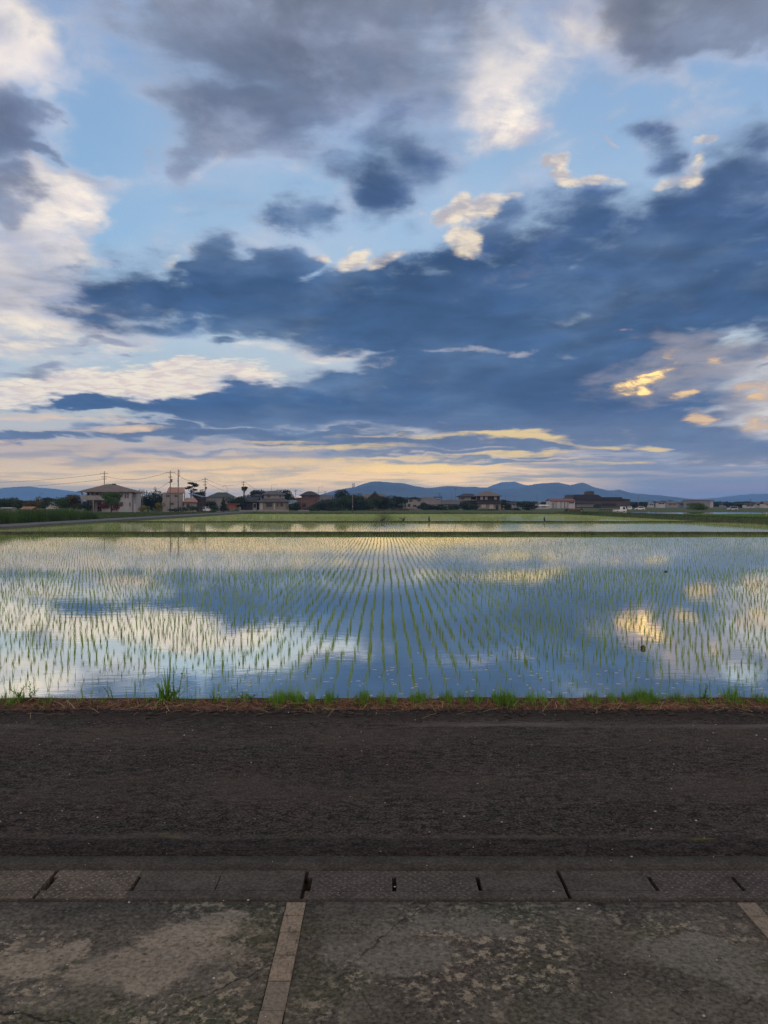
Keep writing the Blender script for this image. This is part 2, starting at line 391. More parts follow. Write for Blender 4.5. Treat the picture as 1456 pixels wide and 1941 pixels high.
class MB:
    def __init__(self):
        self.v = []; self.f = []

    def quad(self, a, b, c, d):
        n = len(self.v); self.v += [a, b, c, d]; self.f.append((n, n + 1, n + 2, n + 3)); return self

    def tri(self, a, b, c):
        n = len(self.v); self.v += [a, b, c]; self.f.append((n, n + 1, n + 2)); return self

    def box(self, x0, x1, y0, y1, z0, z1, bev=0.0):
        n = len(self.v)
        if bev <= 0:
            self.v += [(x0, y0, z0), (x1, y0, z0), (x1, y1, z0), (x0, y1, z0), (x0, y0, z1), (x1, y0, z1), (x1, y1, z1), (x0, y1, z1)]
            self.f += [tuple(n + i for i in q) for q in ((0, 3, 2, 1), (4, 5, 6, 7), (0, 1, 5, 4), (1, 2, 6, 5), (2, 3, 7, 6), (3, 0, 4, 7))]
        else:
            b = bev
            self.v += [(x0, y0, z0), (x1, y0, z0), (x1, y1, z0), (x0, y1, z0), (x0, y0, z1 - b), (x1, y0, z1 - b), (x1, y1, z1 - b), (x0, y1, z1 - b),
                       (x0 + b, y0 + b, z1), (x1 - b, y0 + b, z1), (x1 - b, y1 - b, z1), (x0 + b, y1 - b, z1)]
            self.f += [tuple(n + i for i in q) for q in ((0, 3, 2, 1), (0, 1, 5, 4), (1, 2, 6, 5), (2, 3, 7, 6), (3, 0, 4, 7),
                                                        (4, 5, 9, 8), (5, 6, 10, 9), (6, 7, 11, 10), (7, 4, 8, 11), (8, 9, 10, 11))]
        return self

    def tube(self, pts, r, n=8, cap=True):
        pts = [Vector(p) for p in pts]
        rs = r if isinstance(r, (list, tuple)) else [r] * len(pts)
        base = len(self.v)
        for i, p in enumerate(pts):
            a = pts[max(i - 1, 0)]; b = pts[min(i + 1, len(pts) - 1)]
            dd = (b - a).normalized()
            up = Vector((0, 0, 1)) if abs(dd.z) < 0.95 else Vector((1, 0, 0))
            s = dd.cross(up).normalized(); t2 = s.cross(dd).normalized()
            for k in range(n):
                an = 2 * math.pi * k / n
                self.v.append(tuple(p + (s * math.cos(an) + t2 * math.sin(an)) * rs[i]))
        for i in range(len(pts) - 1):
            for k in range(n):
                k2 = (k + 1) % n
                self.f.append((base + i * n + k, base + i * n + k2, base + (i + 1) * n + k2, base + (i + 1) * n + k))
        if cap:
            self.f.append(tuple(base + k for k in range(n))[::-1])
            self.f.append(tuple(base + (len(pts) - 1) * n + k for k in range(n)))
        return self

    def hip(self, x0, x1, y0, y1, z0, z1, rx0, rx1, th=0.18):
        """hip roof: eave rectangle at z0, ridge rx0..rx1 at z1, with a fascia th deep and a soffit"""
        ym = (y0 + y1) / 2
        n = len(self.v)
        self.v += [(x0, y0, z0 - th), (x1, y0, z0 - th), (x1, y1, z0 - th), (x0, y1, z0 - th),
                   (x0, y0, z0), (x1, y0, z0), (x1, y1, z0), (x0, y1, z0), (rx0, ym, z1), (rx1, ym, z1)]
        self.f += [tuple(n + i for i in q) for q in ((3, 2, 1, 0), (0, 1, 5, 4), (1, 2, 6, 5), (2, 3, 7, 6), (3, 0, 4, 7),
                                                    (4, 5, 9, 8), (6, 7, 8, 9), (5, 6, 9), (7, 4, 8))]
        return self

    def skirt(self, x0, x1, y0, y1, z0, ix0, ix1, iy0, iy1, z1, th=0.15):
        """lean-to roof running round an upper storey"""
        n = len(self.v)
        self.v += [(x0, y0, z0 - th), (x1, y0, z0 - th), (x1, y1, z0 - th), (x0, y1, z0 - th), (x0, y0, z0), (x1, y0, z0), (x1, y1, z0), (x0, y1, z0),
                   (ix0, iy0, z1), (ix1, iy0, z1), (ix1, iy1, z1), (ix0, iy1, z1)]
        self.f += [tuple(n + i for i in q) for q in ((3, 2, 1, 0), (0, 1, 5, 4), (1, 2, 6, 5), (2, 3, 7, 6), (3, 0, 4, 7),
                                                    (4, 5, 9, 8), (5, 6, 10, 9), (6, 7, 11, 10), (7, 4, 8, 11), (8, 9, 10, 11))]
        return self

    def gable(self, x0, x1, y0, y1, z0, z1, axis='x', th=0.18):
        """gable roof slab; ridge along axis"""
        if axis == 'x':
            ym = (y0 + y1) / 2
            pr = [(y0, z0), (ym, z1), (y1, z0), (y1, z0 - th), (ym, z1 - th * 1.2), (y0, z0 - th)]
            A = [(x0, a, b) for a, b in pr]; B = [(x1, a, b) for a, b in pr]
        else:
            xm = (x0 + x1) / 2
            pr = [(x0, z0), (xm, z1), (x1, z0), (x1, z0 - th), (xm, z1 - th * 1.2), (x0, z0 - th)]
            A = [(a, y0, b) for a, b in pr]; B = [(a, y1, b) for a, b in pr]
        n = len(self.v); self.v += A + B
        for i in range(6):
            j = (i + 1) % 6
            self.f.append((n + i, n + j, n + 6 + j, n + 6 + i))
        for o in (0, 6):
            self.f.append((n + o, n + o + 1, n + o + 4, n + o + 5)); self.f.append((n + o + 1, n + o + 2, n + o + 3, n + o + 4))
        return self

    def prism(self, poly, y0, y1):
        """polygon in x,z extruded along y"""
        n = len(self.v); m = len(poly)
        self.v += [(a, y0, b) for a, b in poly] + [(a, y1, b) for a, b in poly]
        self.f.append(tuple(n + i for i in range(m))); self.f.append(tuple(n + m + i for i in range(m))[::-1])
        for i in range(m):
            j = (i + 1) % m
            self.f.append((n + j, n + i, n + m + i, n + m + j))
        return self

    def ball(self, c, rx, ry, rz, nu=10, nv=7):
        base = len(self.v)
        for i in range(nv + 1):
            th = math.pi * i / nv
            for k in range(nu):
                ph = 2 * math.pi * k / nu
                self.v.append((c[0] + rx * math.sin(th) * math.cos(ph), c[1] + ry * math.sin(th) * math.sin(ph), c[2] + rz * math.cos(th)))
        for i in range(nv):
            for k in range(nu):
                k2 = (k + 1) % nu
                self.f.append((base + i * nu + k, base + (i + 1) * nu + k, base + (i + 1) * nu + k2, base + i * nu + k2))
        return self

    def mesh(self, name, mat, smooth=False):
        me = bpy.data.meshes.new(name)
        me.from_pydata(self.v, [], self.f)
        me.validate()
        me.update()
        if mat: me.materials.append(mat)
        if smooth:
            me.polygons.foreach_set('use_smooth', np.ones(len(me.polygons), dtype=bool))
        return me

    def build(self, name, mat, parent=None, loc=(0, 0, 0), rz=0.0, smooth=False):
        return link_mesh(name, self.mesh(name, mat, smooth), parent, loc, rz)

def at(px, Y, z=0.0):
    return Vector(((px - 728.0) / FPX * Y, Y, z))

# ------------------------------------------------------------------ materials
def new_mat(name):
    m = bpy.data.materials.new(name); m.use_nodes = True
    t = m.node_tree; t.nodes.clear()
    k = NT(t)
    out = t.nodes.new('ShaderNodeOutputMaterial')
    return m, t, k, out

def principled(t, k, out, color, rough=0.8, spec=0.3, metal=0.0, normal=None):
    p = t.nodes.new('ShaderNodeBsdfPrincipled')
    k.put(p.inputs['Base Color'], color); k.put(p.inputs['Roughness'], rough)
    k.put(p.inputs['Metallic'], metal); p.inputs['Specular IOR Level'].default_value = spec
    if normal is not None: t.links.new(normal, p.inputs['Normal'])
    if out is not None: t.links.new(p.outputs[0], out.inputs[0])
    return p

def bump(t, k, h, strength=0.5, dist=0.01):
    b = t.nodes.new('ShaderNodeBump')
    b.inputs['Strength'].default_value = strength; b.inputs['Distance'].default_value = dist
    k.put(b.inputs['Height'], h)
    return b.outputs[0]

def objco(t): return t.nodes.new('ShaderNodeTexCoord').outputs['Object']
def geopos(t): return t.nodes.new('ShaderNodeNewGeometry').outputs['Position']

def simple(name, c, rough=0.75, var=0.25, scale=1.2, spec=0.2, metal=0.0, c2=None, fine=True):
    m, t, k, out = new_mat(name)
    co = objco(t)
    n = k.noise(co, scale, 6, 0.6)
    dark = tuple(a * (1 - var) for a in c[:3]) + (1,)
    lite = c2 if c2 else tuple(min(1, a * (1 + var * 0.6)) for a in c[:3]) + (1,)
    col = k.mix(k.rng(n, 0.32, 0.68), dark, lite)
    if fine:
        col = k.mix(0.35, col, k.mix(k.noise(co, scale * 14, 4, 0.6), dark, lite))
    principled(t, k, out, col, rough, spec, metal)
    return m

def leafy(name, c1, c2, trans=0.35, scale=0.6, rough=0.6):
    m, t, k, out = new_mat(name)
    co = geopos(t)
    n = k.noise(co, scale, 5, 0.6)
    n2 = k.noise(co, scale * 9, 2, 0.5)
    col = k.mix(k.rng(k.add(k.mul(n, 0.65), k.mul(n2, 0.35)), 0.36, 0.64), c1, c2)
    p = principled(t, k, None, col, rough, 0.25)
    tr = t.nodes.new('ShaderNodeBsdfTranslucent'); t.links.new(col, tr.inputs[0])
    mx = t.nodes.new('ShaderNodeMixShader'); mx.inputs[0].default_value = trans
    t.links.new(p.outputs[0], mx.inputs[1]); t.links.new(tr.outputs[0], mx.inputs[2])
    t.links.new(mx.outputs[0], out.inputs[0])
    return m

def lin(r, g, b): return (r, g, b, 1.0)

def asphalt_mat():
    m, t, k, out = new_mat('asphalt')
    co = geopos(t)
    x, y, z = k.sep(co)
    big = k.noise(co, 0.9, 6, 0.6)
    streak = k.noise(k.mapping(co, scale=(0.25, 2.2, 1)), 1.0, 6, 0.6)
    v1 = k.voro(co, 75.0)
    fine = k.noise(co, 48, 5, 0.65)
    grit = k.voro(k.vmath('ADD', co, (3, 3, 3)), 85.0, out='Color')
    gx, gy, gz = k.sep(grit)
    c = k.mix(k.rng(big, 0.3, 0.7), lin(0.011, 0.009, 0.0075), lin(0.062, 0.049, 0.039))
    c = k.mix(k.rng(streak, 0.42, 0.68, 0, 0.6), c, lin(0.08, 0.065, 0.052))
    # warm / green stains
    st = k.noise(k.vmath('ADD', co, (11, 4, 2)), 1.3, 5, 0.55)
    c = k.mix(k.rng(st, 0.5, 0.62, 0, 0.8), c, lin(0.046, 0.024, 0.02))
    c = k.mix(k.rng(st, 0.47, 0.34, 0, 0.7), c, lin(0.036, 0.036, 0.022))
    # grains: dark pits, pale stones
    c = k.mix(k.rng(fine, 0.36, 0.64, 0.0, 1.0), k.mix(0.75, c, lin(0.004, 0.004, 0.004)), k.mix(0.4, c, lin(0.12, 0.105, 0.095)))
    chip = k.noise(k.mapping(co, scale=(0.55, 1.0, 1)), 17, 6, 0.7)
    c = k.mix(k.rng(chip, 0.5, 0.62, 0.0, 0.75), c, lin(0.008, 0.007, 0.007))
    c = k.mix(k.rng(chip, 0.46, 0.34, 0.0, 0.55), c, lin(0.1, 0.083, 0.07))
    c = k.mix(k.rng(gx, 0.95, 0.98, 0, 0.5), c, lin(0.13, 0.12, 0.11))
    # the patched strip beside the gutter is newer and darker, a worn pale line runs along its edge
    edge = k.add(y, k.mul(k.sub(k.noise(k.mapping(co, scale=(0.7, 1, 1)), 2.0, 4, 0.6), 0.5), 0.12))
    patch = k.mul(k.rng(edge, 5.10, 5.06), k.rng(edge, 4.78, 4.84))
    c = k.mix(k.mul(patch, 0.38), c, lin(0.012, 0.011, 0.012))
    seam = k.mul(k.rng(edge, 5.04, 5.08), k.rng(edge, 5.17, 5.09))
    c = k.mix(k.mul(seam, k.mul(k.rng(streak, 0.35, 0.6), 0.6)), c, lin(0.085, 0.075, 0.065))
    trk = k.mx(k.mul(k.rng(edge, 5.55, 5.85), k.rng(edge, 6.4, 6.1)), k.mul(k.rng(edge, 6.9, 7.15), k.rng(edge, 7.75, 7.45)))
    c = k.mix(k.mul(trk, k.rng(st, 0.35, 0.6, 0.0, 0.4)), c, lin(0.075, 0.063, 0.052))
    moss = k.mul(seam, k.rng(k.noise(k.mapping(co, scale=(1, 3, 1)), 3.2, 3, 0.5), 0.6, 0.68))
    c = k.mix(k.mul(moss, 0.8), c, lin(0.085, 0.085, 0.02))
    # far edge: dusty line, then crumbled soil
    fe = k.mul(k.rng(edge, 7.5, 7.65), k.rng(edge, 7.85, 7.7))
    c = k.mix(k.mul(fe, k.rng(streak, 0.45, 0.65, 0, 0.8)), c, lin(0.12, 0.105, 0.09))
    c = k.mix(k.rng(edge, 7.8, 8.0, 0, 0.6), c, lin(0.03, 0.024, 0.02))
    h = k.add(k.mul(v1, -0.4), k.add(fine, k.mul(chip, 1.6)))
    principled(t, k, out, c, 0.95, 0.06, normal=bump(t, k, h, 1.0, 0.02))
    return m

def concrete_mat(name, seed=0.0, base=(0.085, 0.08, 0.07), lich=1.0, patches=((0, 0, 1, 1),), bare_c=(0.12, 0.105, 0.085)):
    m, t, k, out = new_mat(name)
    co = k.vmath('ADD', geopos(t), (seed, seed * 0.7, 0))
    big = k.noise(co, 1.1, 6, 0.55)
    mid = k.noise(co, 4.5, 9, 0.72, 0.0)
    fine = k.noise(co, 40, 5, 0.65)
    c = k.mix(k.rng(big, 0.32, 0.66), lin(base[0] * 0.32, base[1] * 0.33, base[2] * 0.3), lin(*base))
    c = k.mix(k.rng(mid, 0.48, 0.6, 0, 0.85), c, lin(base[0] * 0.22, base[1] * 0.22, base[2] * 0.19))
    # moss and rust-brown film
    g = k.noise(k.vmath('ADD', co, (5, 9, 1)), 1.7, 6, 0.6)
    c = k.mix(k.rng(g, 0.5, 0.64, 0, 0.7), c, lin(0.034, 0.042, 0.014))
    c = k.mix(k.rng(g, 0.44, 0.3, 0, 0.5), c, lin(0.05, 0.034, 0.028))
    # pale lichen flakes
    l1 = k.noise(k.vmath('ADD', co, (2, 7, 3)), 16, 9, 0.72, 0.0)
    lz = k.noise(k.vmath('ADD', co, (8, 3, 5)), 1.0, 3, 0.5)
    la = k.mul(k.rng(l1, 0.51, 0.58), k.rng(lz, 0.42, 0.56, 0.06, 1.0))
    c = k.mix(k.mul(la, 0.75 * lich), c, lin(0.3, 0.25, 0.17))
    # bare scoured patches
    gp = geopos(t)
    wob = k.vmath('SCALE', k.vmath('SUBTRACT', k.noise(gp, 2.4, 7, 0.6, color=True), (0.5, 0.5, 0.5)), s=0.75)
    gq = k.vmath('ADD', gp, wob)
    acc = None
    for (bx, by, brx, bry) in patches:
        b = k.ball(k.mapping(gq, loc=(bx, by, 0), scale=(brx, bry, 5), kind='TEXTURE'))
        acc = b if acc is None else k.mx(acc, b)
    bare = k.rng(k.add(acc, k.mul(k.sub(mid, 0.5), 0.5)), 0.18, 0.5)
    c = k.mix(k.mul(bare, 0.8), c, k.mix(k.rng(mid, 0.35, 0.65), lin(*[q * 1.0 for q in bare_c]), lin(*[q * 1.45 for q in bare_c])))
    peb = k.voro(co, 60.0, out='Color')
    px_, py_, pz_ = k.sep(peb)
    c = k.mix(k.rng(px_, 0.9, 0.97, 0, 0.35), c, lin(0.2, 0.18, 0.15))
    c = k.mix(k.rng(py_, 0.9, 0.96, 0, 0.5), c, lin(0.015, 0.013, 0.011))
    c = k.mix(k.rng(fine, 0.36, 0.62, 0.15, 0.85), k.mix(0.5, c, lin(0.006, 0.006, 0.005)), k.mix(0.22, c, lin(0.24, 0.21, 0.18)))
    crk = k.voro(k.vmath('ADD', co, k.vmath('SCALE', k.noise(co, 6, 4, 0.6, color=True), s=0.12)), 0.75, 'DISTANCE_TO_EDGE')
    c = k.mix(k.mul(k.rng(crk, 0.006, 0.001), k.rng(big, 0.45, 0.6, 0.0, 0.8)), c, lin(0.01, 0.009, 0.008))
    principled(t, k, out, c, 0.92, 0.07, normal=bump(t, k, k.add(k.mul(fine, 0.6), k.mul(l1, 0.8)), 0.45, 0.008))
    return m

def grate_mat(name, base, pattern=True):
    m, t, k, out = new_mat(name)
    co = objco(t)
    g = geopos(t)
    n = k.noise(g, 5, 6, 0.6)
    f = k.noise(g, 55, 4, 0.65)
    c = k.mix(k.rng(n, 0.3, 0.7), lin(*[a * 0.55 for a in base]), lin(*base))
    h = f
    if pattern:
        # raised anti-slip lozenges, alternating direction
        a = k.mapping(co, rot=(0, 0, R(45)), scale=(26, 26, 1))
        ax, ay, az = k.sep(a)
        fx = k.sub(k.math('FRACT', ax), 0.5); fy = k.sub(k.math('FRACT', ay), 0.5)
        par = k.math('FRACT', k.mul(k.add(k.math('FLOOR', ax), k.math('FLOOR', ay)), 0.5))
        sel = k.math('GREATER_THAN', par, 0.25)
        e1 = k.math('SQRT', k.add(k.math('POWER', k.mul(fx, 1.0), 2), k.math('POWER', k.mul(fy, 3.6), 2)))
        e2 = k.math('SQRT', k.add(k.math('POWER', k.mul(fx, 3.6), 2), k.math('POWER', k.mul(fy, 1.0), 2)))
        ee = k.add(k.mul(e1, sel), k.mul(e2, k.sub(1.0, sel)))
        loz = k.rng(ee, 0.45, 0.3)
        h = k.add(k.mul(loz, 1.2), k.mul(f, 0.4))
        wear = k.noise(g, 9, 4, 0.6)
        c = k.mix(k.mul(loz, k.rng(wear, 0.3, 0.6, 0.25, 0.95)), c, lin(base[0] * 2.1, base[1] * 2.05, base[2] * 2.0))
    c = k.mix(k.rng(f, 0.35, 0.7, 0, 0.7), k.mix(0.55, c, lin(0.008, 0.008, 0.008)), k.mix(0.15, c, lin(0.2, 0.19, 0.17)))
    principled(t, k, out, c, 0.9, 0.08, normal=bump(t, k, h, 0.8, 0.008))
    return m

def water_mat():
    m, t, k, out = new_mat('paddy_water')
    co = geopos(t)
    w1 = k.noise(k.mapping(co, scale=(1.0, 2.2, 1)), 1.6, 3, 0.5, 0.4)
    w2 = k.noise(k.mapping(co, scale=(1.3, 3.0, 1)), 7.0, 3, 0.55)
    nrm = bump(t, k, k.add(k.mul(w1, 1.0), k.mul(w2, 0.22)), 1.0, 0.0010)
    mud = k.mix(k.rng(k.noise(co, 0.8, 5, 0.6), 0.3, 0.7), lin(0.17, 0.165, 0.125), lin(0.24, 0.23, 0.17))
    df = t.nodes.new('ShaderNodeBsdfDiffuse'); t.links.new(mud, df.inputs[0])
    gl = t.nodes.new('ShaderNodeBsdfGlossy'); gl.inputs['Roughness'].default_value = 0.012
    gl.inputs['Color'].default_value = (1.0, 0.99, 0.91, 1)
    t.links.new(nrm, gl.inputs['Normal'])
    lw = t.nodes.new('ShaderNodeLayerWeight'); lw.inputs['Blend'].default_value = 0.5
    fac = k.math('MULTIPLY_ADD', k.math('POWER', lw.outputs['Facing'], 5.0), 0.12, 0.88)
    mx = t.nodes.new('ShaderNodeMixShader')
    t.links.new(fac, mx.inputs[0]); t.links.new(df.outputs[0], mx.inputs[1]); t.links.new(gl.outputs[0], mx.inputs[2])
    t.links.new(mx.outputs[0], out.inputs[0])
    return m

def ground_mat():
    m, t, k, out = new_mat('ground_soil')
    co = geopos(t)
    x, y, z = k.sep(co)
    n1 = k.noise(co, 0.05, 6, 0.6)
    n2 = k.noise(co, 1.4, 6, 0.65)
    n3 = k.noise(co, 14, 4, 0.6)
    grass = k.mix(n2, lin(0.03, 0.05, 0.015), lin(0.07, 0.1, 0.03))
    dry = k.mix(n3, lin(0.05, 0.035, 0.022), lin(0.11, 0.08, 0.05))
    c = k.mix(k.rng(n1, 0.46, 0.6, 0.0, 0.6), grass, dry)
    # soil on the road side of the near bank, red-brown with dead stems
    nb = k.rng(y, 12.0, 9.6)
    soil = k.mix(k.rng(n3, 0.3, 0.7), lin(0.024, 0.016, 0.011), lin(0.085, 0.043, 0.026))
    c = k.mix(nb, c, soil)
    # ploughed strip beside the pink house
    pl = k.mul(k.mul(k.rng(x, -69.0, -66.0), k.rng(x, -50.0, -55.0)), k.mul(k.rng(y, 196.0, 200.0), k.rng(y, 232.0, 226.0)))
    c = k.mix(pl, c, k.mix(n2, lin(0.055, 0.033, 0.022), lin(0.09, 0.055, 0.04)))
    principled(t, k, out, c, 0.95, 0.1, normal=bump(t, k, k.add(n2, k.mul(n3, 0.4)), 0.6, 0.05))
    return m

M = {}
M['asphalt'] = asphalt_mat()
M['concrete_a'] = concrete_mat('concrete_left', 0.0, (0.1, 0.087, 0.064), 1.0, ((-1.1, 3.66, 0.55, 0.26), (-0.95, 3.95, 0.5, 0.2), (-1.75, 3.72, 0.3, 0.22)), (0.19, 0.158, 0.115))
M['concrete_b'] = concrete_mat('concrete_middle', 6.1, (0.085, 0.074, 0.052), 1.0, ((0.02, 3.72, 0.42, 0.3), (0.35, 4.0, 0.5, 0.12), (1.55, 3.75, 0.5, 0.25)), (0.095, 0.088, 0.068))
M['gutter'] = grate_mat('gutter_concrete', (0.07, 0.059, 0.047), False)
M['cover_plain'] = grate_mat('plain_cover', (0.09, 0.079, 0.064), False)
M['cover_grip'] = grate_mat('grip_cover', (0.14, 0.114, 0.086), True)
M['cover_rose'] = grate_mat('rosy_cover', (0.092, 0.074, 0.065), True)
M['cover_olive'] = grate_mat('olive_cover', (0.085, 0.077, 0.063), True)
def tile_mat():
    m, t, k, out = new_mat('sandstone_tile')
    g = geopos(t)
    rnd = t.nodes.new('ShaderNodeObjectInfo').outputs['Random']
    base = k.mix(rnd, lin(0.2, 0.17, 0.13), lin(0.29, 0.225, 0.16))
    n = k.noise(g, 7, 8, 0.7)
    sc = k.noise(k.mapping(g, rot=(0, 0, R(20)), scale=(4, 1, 1)), 18, 6, 0.7)
    c = k.mix(k.rng(n, 0.48, 0.68, 0, 0.6), base, lin(0.05, 0.042, 0.032))
    c = k.mix(k.rng(sc, 0.54, 0.66, 0, 0.7), c, lin(0.035, 0.03, 0.024))
    c = k.mix(k.rng(sc, 0.44, 0.34, 0, 0.4), c, lin(0.26, 0.21, 0.15))
    f = k.noise(g, 60, 4, 0.6)
    c = k.mix(k.rng(f, 0.36, 0.62, 0, 0.5), k.mix(0.5, c, lin(0.01, 0.009, 0.007)), c)
    principled(t, k, out, c, 0.92, 0.06, normal=bump(t, k, k.add(sc, k.mul(f, 0.5)), 0.5, 0.006))
    return m
M['tile'] = tile_mat()
M['water'] = water_mat()
M['ground'] = ground_mat()
M['bund'] = leafy('bund_earth', lin(0.018, 0.02, 0.01), lin(0.05, 0.06, 0.02), 0.0, 1.2, 0.95)
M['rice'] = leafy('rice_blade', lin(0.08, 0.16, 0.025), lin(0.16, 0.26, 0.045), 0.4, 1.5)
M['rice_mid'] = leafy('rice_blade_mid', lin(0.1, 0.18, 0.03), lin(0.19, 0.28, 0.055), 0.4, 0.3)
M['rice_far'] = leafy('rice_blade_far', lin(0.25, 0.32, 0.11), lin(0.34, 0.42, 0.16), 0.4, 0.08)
M['grass'] = leafy('grass_blade', lin(0.065, 0.15, 0.016), lin(0.15, 0.29, 0.035), 0.4, 2.0)
M['grass_dark'] = leafy('grass_blade_dark', lin(0.03, 0.05, 0.015), lin(0.07, 0.11, 0.03), 0.35, 0.3)
M['weed'] = leafy('weed_leaf', lin(0.07, 0.17, 0.025), lin(0.14, 0.28, 0.045), 0.4, 5.0)
M['straw'] = leafy('dry_straw', lin(0.12, 0.052, 0.028), lin(0.31, 0.15, 0.08), 0.1, 6.0, 0.9)
M['straw_pale'] = leafy('pale_straw', lin(0.2, 0.15, 0.08), lin(0.36, 0.27, 0.16), 0.1, 6.0, 0.9)
M['stone'] = simple('pale_stone', lin(0.3, 0.29, 0.27), 0.8, 0.3, 20)
M['reed'] = leafy('reed_leaf', lin(0.025, 0.055, 0.012), lin(0.06, 0.11, 0.025), 0.3, 0.35)
M['path'] = simple('path_concrete', lin(0.085, 0.085, 0.09), 0.85, 0.35, 0.7)
M['hill'] = leafy('hill_forest', lin(0.008, 0.014, 0.012), lin(0.04, 0.055, 0.036), 0.0, 0.0025, 0.95)
M['wood'] = simple('bark', lin(0.05, 0.038, 0.028), 0.9, 0.4, 3)

WATER_Z = -0.15
XL, XR = -36.0, 45.5
Y0, Y1, Y2, Y3 = 8.85, 61.0, 102.0, 196.0

# ------------------------------------------------------------------ ground
def ground_z(x, y):
    if y <= 8.16: return -0.07
    if y <= Y0 + 0.4 and XL - 1 < x < XR + 20 or y <= Y0:
        tt = (y - 8.16) / (Y0 + 0.4 - 8.16)
        if tt < 0.5: return -0.06 + 0.07 * math.sin(tt * math.pi)
        return 0.01 - 0.42 * ((tt - 0.5) / 0.5) ** 1.4
    right = 0.45 if 70 < y < 205 else 0.1
    if XL < x < XR and y < Y3: return -0.4
    if x >= XR + 2.2 and y < 215: return right
    if x >= XR: return -0.4 + (right + 0.4) * min(1, (x - XR) / 2.2) if y < Y3 else right * 0.5
    return 0.0

def build_ground():
    xs = [-17000, -9000, -4000, -1500, -600, -250, -120, -80, -60, -48, -42, -38, -36.02]
    xs += list(np.arange(-36, 45.6, 0.5)) + [XR, XR + 0.8, XR + 1.6, XR + 2.3, 50, 56, 65, 80, 100, 140, 200, 300, 600, 1500, 4000, 9000, 17000]
    ys = [-3000, -800, -200, -50, -10, 0, 4, 8.0] + list(np.arange(8.16, 9.6, 0.06)) + [10.2, 11, 13, 16, 20, 28, 36, 45, 55, 61, 68, 70.5, 80, 90, 102, 115, 130, 150, 170, 185, 195.5, 196.3,
          198, 204, 206, 214, 216, 222, 232, 245, 260, 300, 350, 420, 520, 700, 1000, 1600, 3000, 6000, 10000, 17500]
    rnd = random.Random(3)
    V = []
    for y in ys:
        for x in xs:
            z = ground_z(x, y)
            if 8.16 < y < Y0 + 0.45 and abs(x) < 60:
                z += rnd.uniform(-0.02, 0.02)
            V.append((x, y, z))
    nx = len(xs)
    F = [(j * nx + i, j * nx + i + 1, (j + 1) * nx + i + 1, (j + 1) * nx + i) for j in range(len(ys) - 1) for i in range(nx - 1)]
    tag(link_mesh('ground', fast_mesh('ground', V, F, M['ground'], True)), kind='structure')

def build_hills():
    ridges = [
        (6300, [(560, 956), (606, 938), (637, 929), (674, 923), (690, 917), (703, 913), (720, 912.6), (740, 914.3), (767, 916), (785, 921.5), (810, 925), (840, 934), (880, 948), (900, 955)]),
        (7200, [(700, 954), (770, 936), (800, 926), (840, 922), (860, 921.5), (880, 922.6), (920, 924), (950, 927), (980, 925.6), (998, 920.5), (1017, 917), (1040, 915.5), (1058, 914), (1070, 917), (1081, 919.5), (1092, 917),
                (1104, 914), (1113, 917), (1124, 922.5), (1151, 930), (1162, 929.5), (1174, 928), (1194, 934), (1220, 936.5), (1246, 938.5), (1280, 942), (1313, 947), (1380, 952), (1440, 956)]),
        (9800, [(880, 950), (920, 926), (935, 919), (950, 914), (962, 913.2), (975, 913), (990, 917.5), (1010, 922), (1040, 935), (1080, 952)]),
        (10000, [(1260, 956), (1300, 950), (1340, 946.5), (1380, 941), (1400, 938.5), (1420, 937), (1456, 936), (1500, 938), (1560, 944), (1650, 955)]),
        (10300, [(-260, 954), (-100, 936), (-40, 930), (0, 926), (37, 922.5), (62, 923), (90, 925.5), (111, 927.7), (144, 932), (180, 938), (225, 946), (270, 956)]),
    ]
    for ri, (Y, pts) in enumerate(ridges):
        rnd = np.random.RandomState(ri + 5)
        pxs = np.arange(pts[0][0], pts[-1][0] + 1, 3.0)
        hy = np.interp(pxs, [p[0] for p in pts], [p[1] for p in pts])
        h = CAM_H - (hy - 957) * Y / FPX
        n = len(pxs)
        rough = np.convolve(rnd.randn(n + 12), np.hanning(9) / 5, 'same')[6:6 + n]
        h = np.maximum(h + rough * Y * 0.00045 * np.clip(h / 120, 0, 1), -4)
        ts = [-1.0, -0.8, -0.6, -0.45, -0.3, -0.18, -0.08, 0.0, 0.1, 0.3, 0.6, 1.0]
        V = []
        for t in ts:
            sh = max(0.0, 1 - abs(t)) ** 1.25
            yy = Y + t * (1500 if t < 0 else 3000)
            spur = np.convolve(rnd.randn(n + 40), np.hanning(25) / 8, 'same')[20:20 + n] * (0.3 if abs(t) > 0.25 and abs(t) < 1 else 0.0)
            x = (pxs - 728) / FPX * Y * (1.0 if t <= 0 else 1.0)
            zz = h * sh * (1 + spur) - (6 if abs(t) == 1 else 0)
            V.append(np.stack([x, np.full(n, yy), zz], 1))
        V = np.concatenate(V)
        F = [(j * n + i, j * n + i + 1, (j + 1) * n + i + 1, (j + 1) * n + i) for j in range(len(ts) - 1) for i in range(n - 1)]
        tag(link_mesh('hills', fast_mesh('hills', V, F, M['hill'], True)), kind='structure')

def build_haze():
    m, t, k, out = new_mat('haze_air')
    pv = t.nodes.new('ShaderNodeVolumePrincipled')
    pv.inputs['Color'].default_value = (0.26, 0.52, 1.0, 1)
    pv.inputs['Density'].default_value = 1.0e-4
    pv.inputs['Anisotropy'].default_value = 0.0
    t.links.new(pv.outputs[0], out.inputs['Volume'])
    mb = MB().box(-17500, 17500, -3200, 18000, -8, 310)
    o = mb.build('haze', m)
    tag(o, 'pale blue evening haze over the plain', 'haze', kind='stuff')

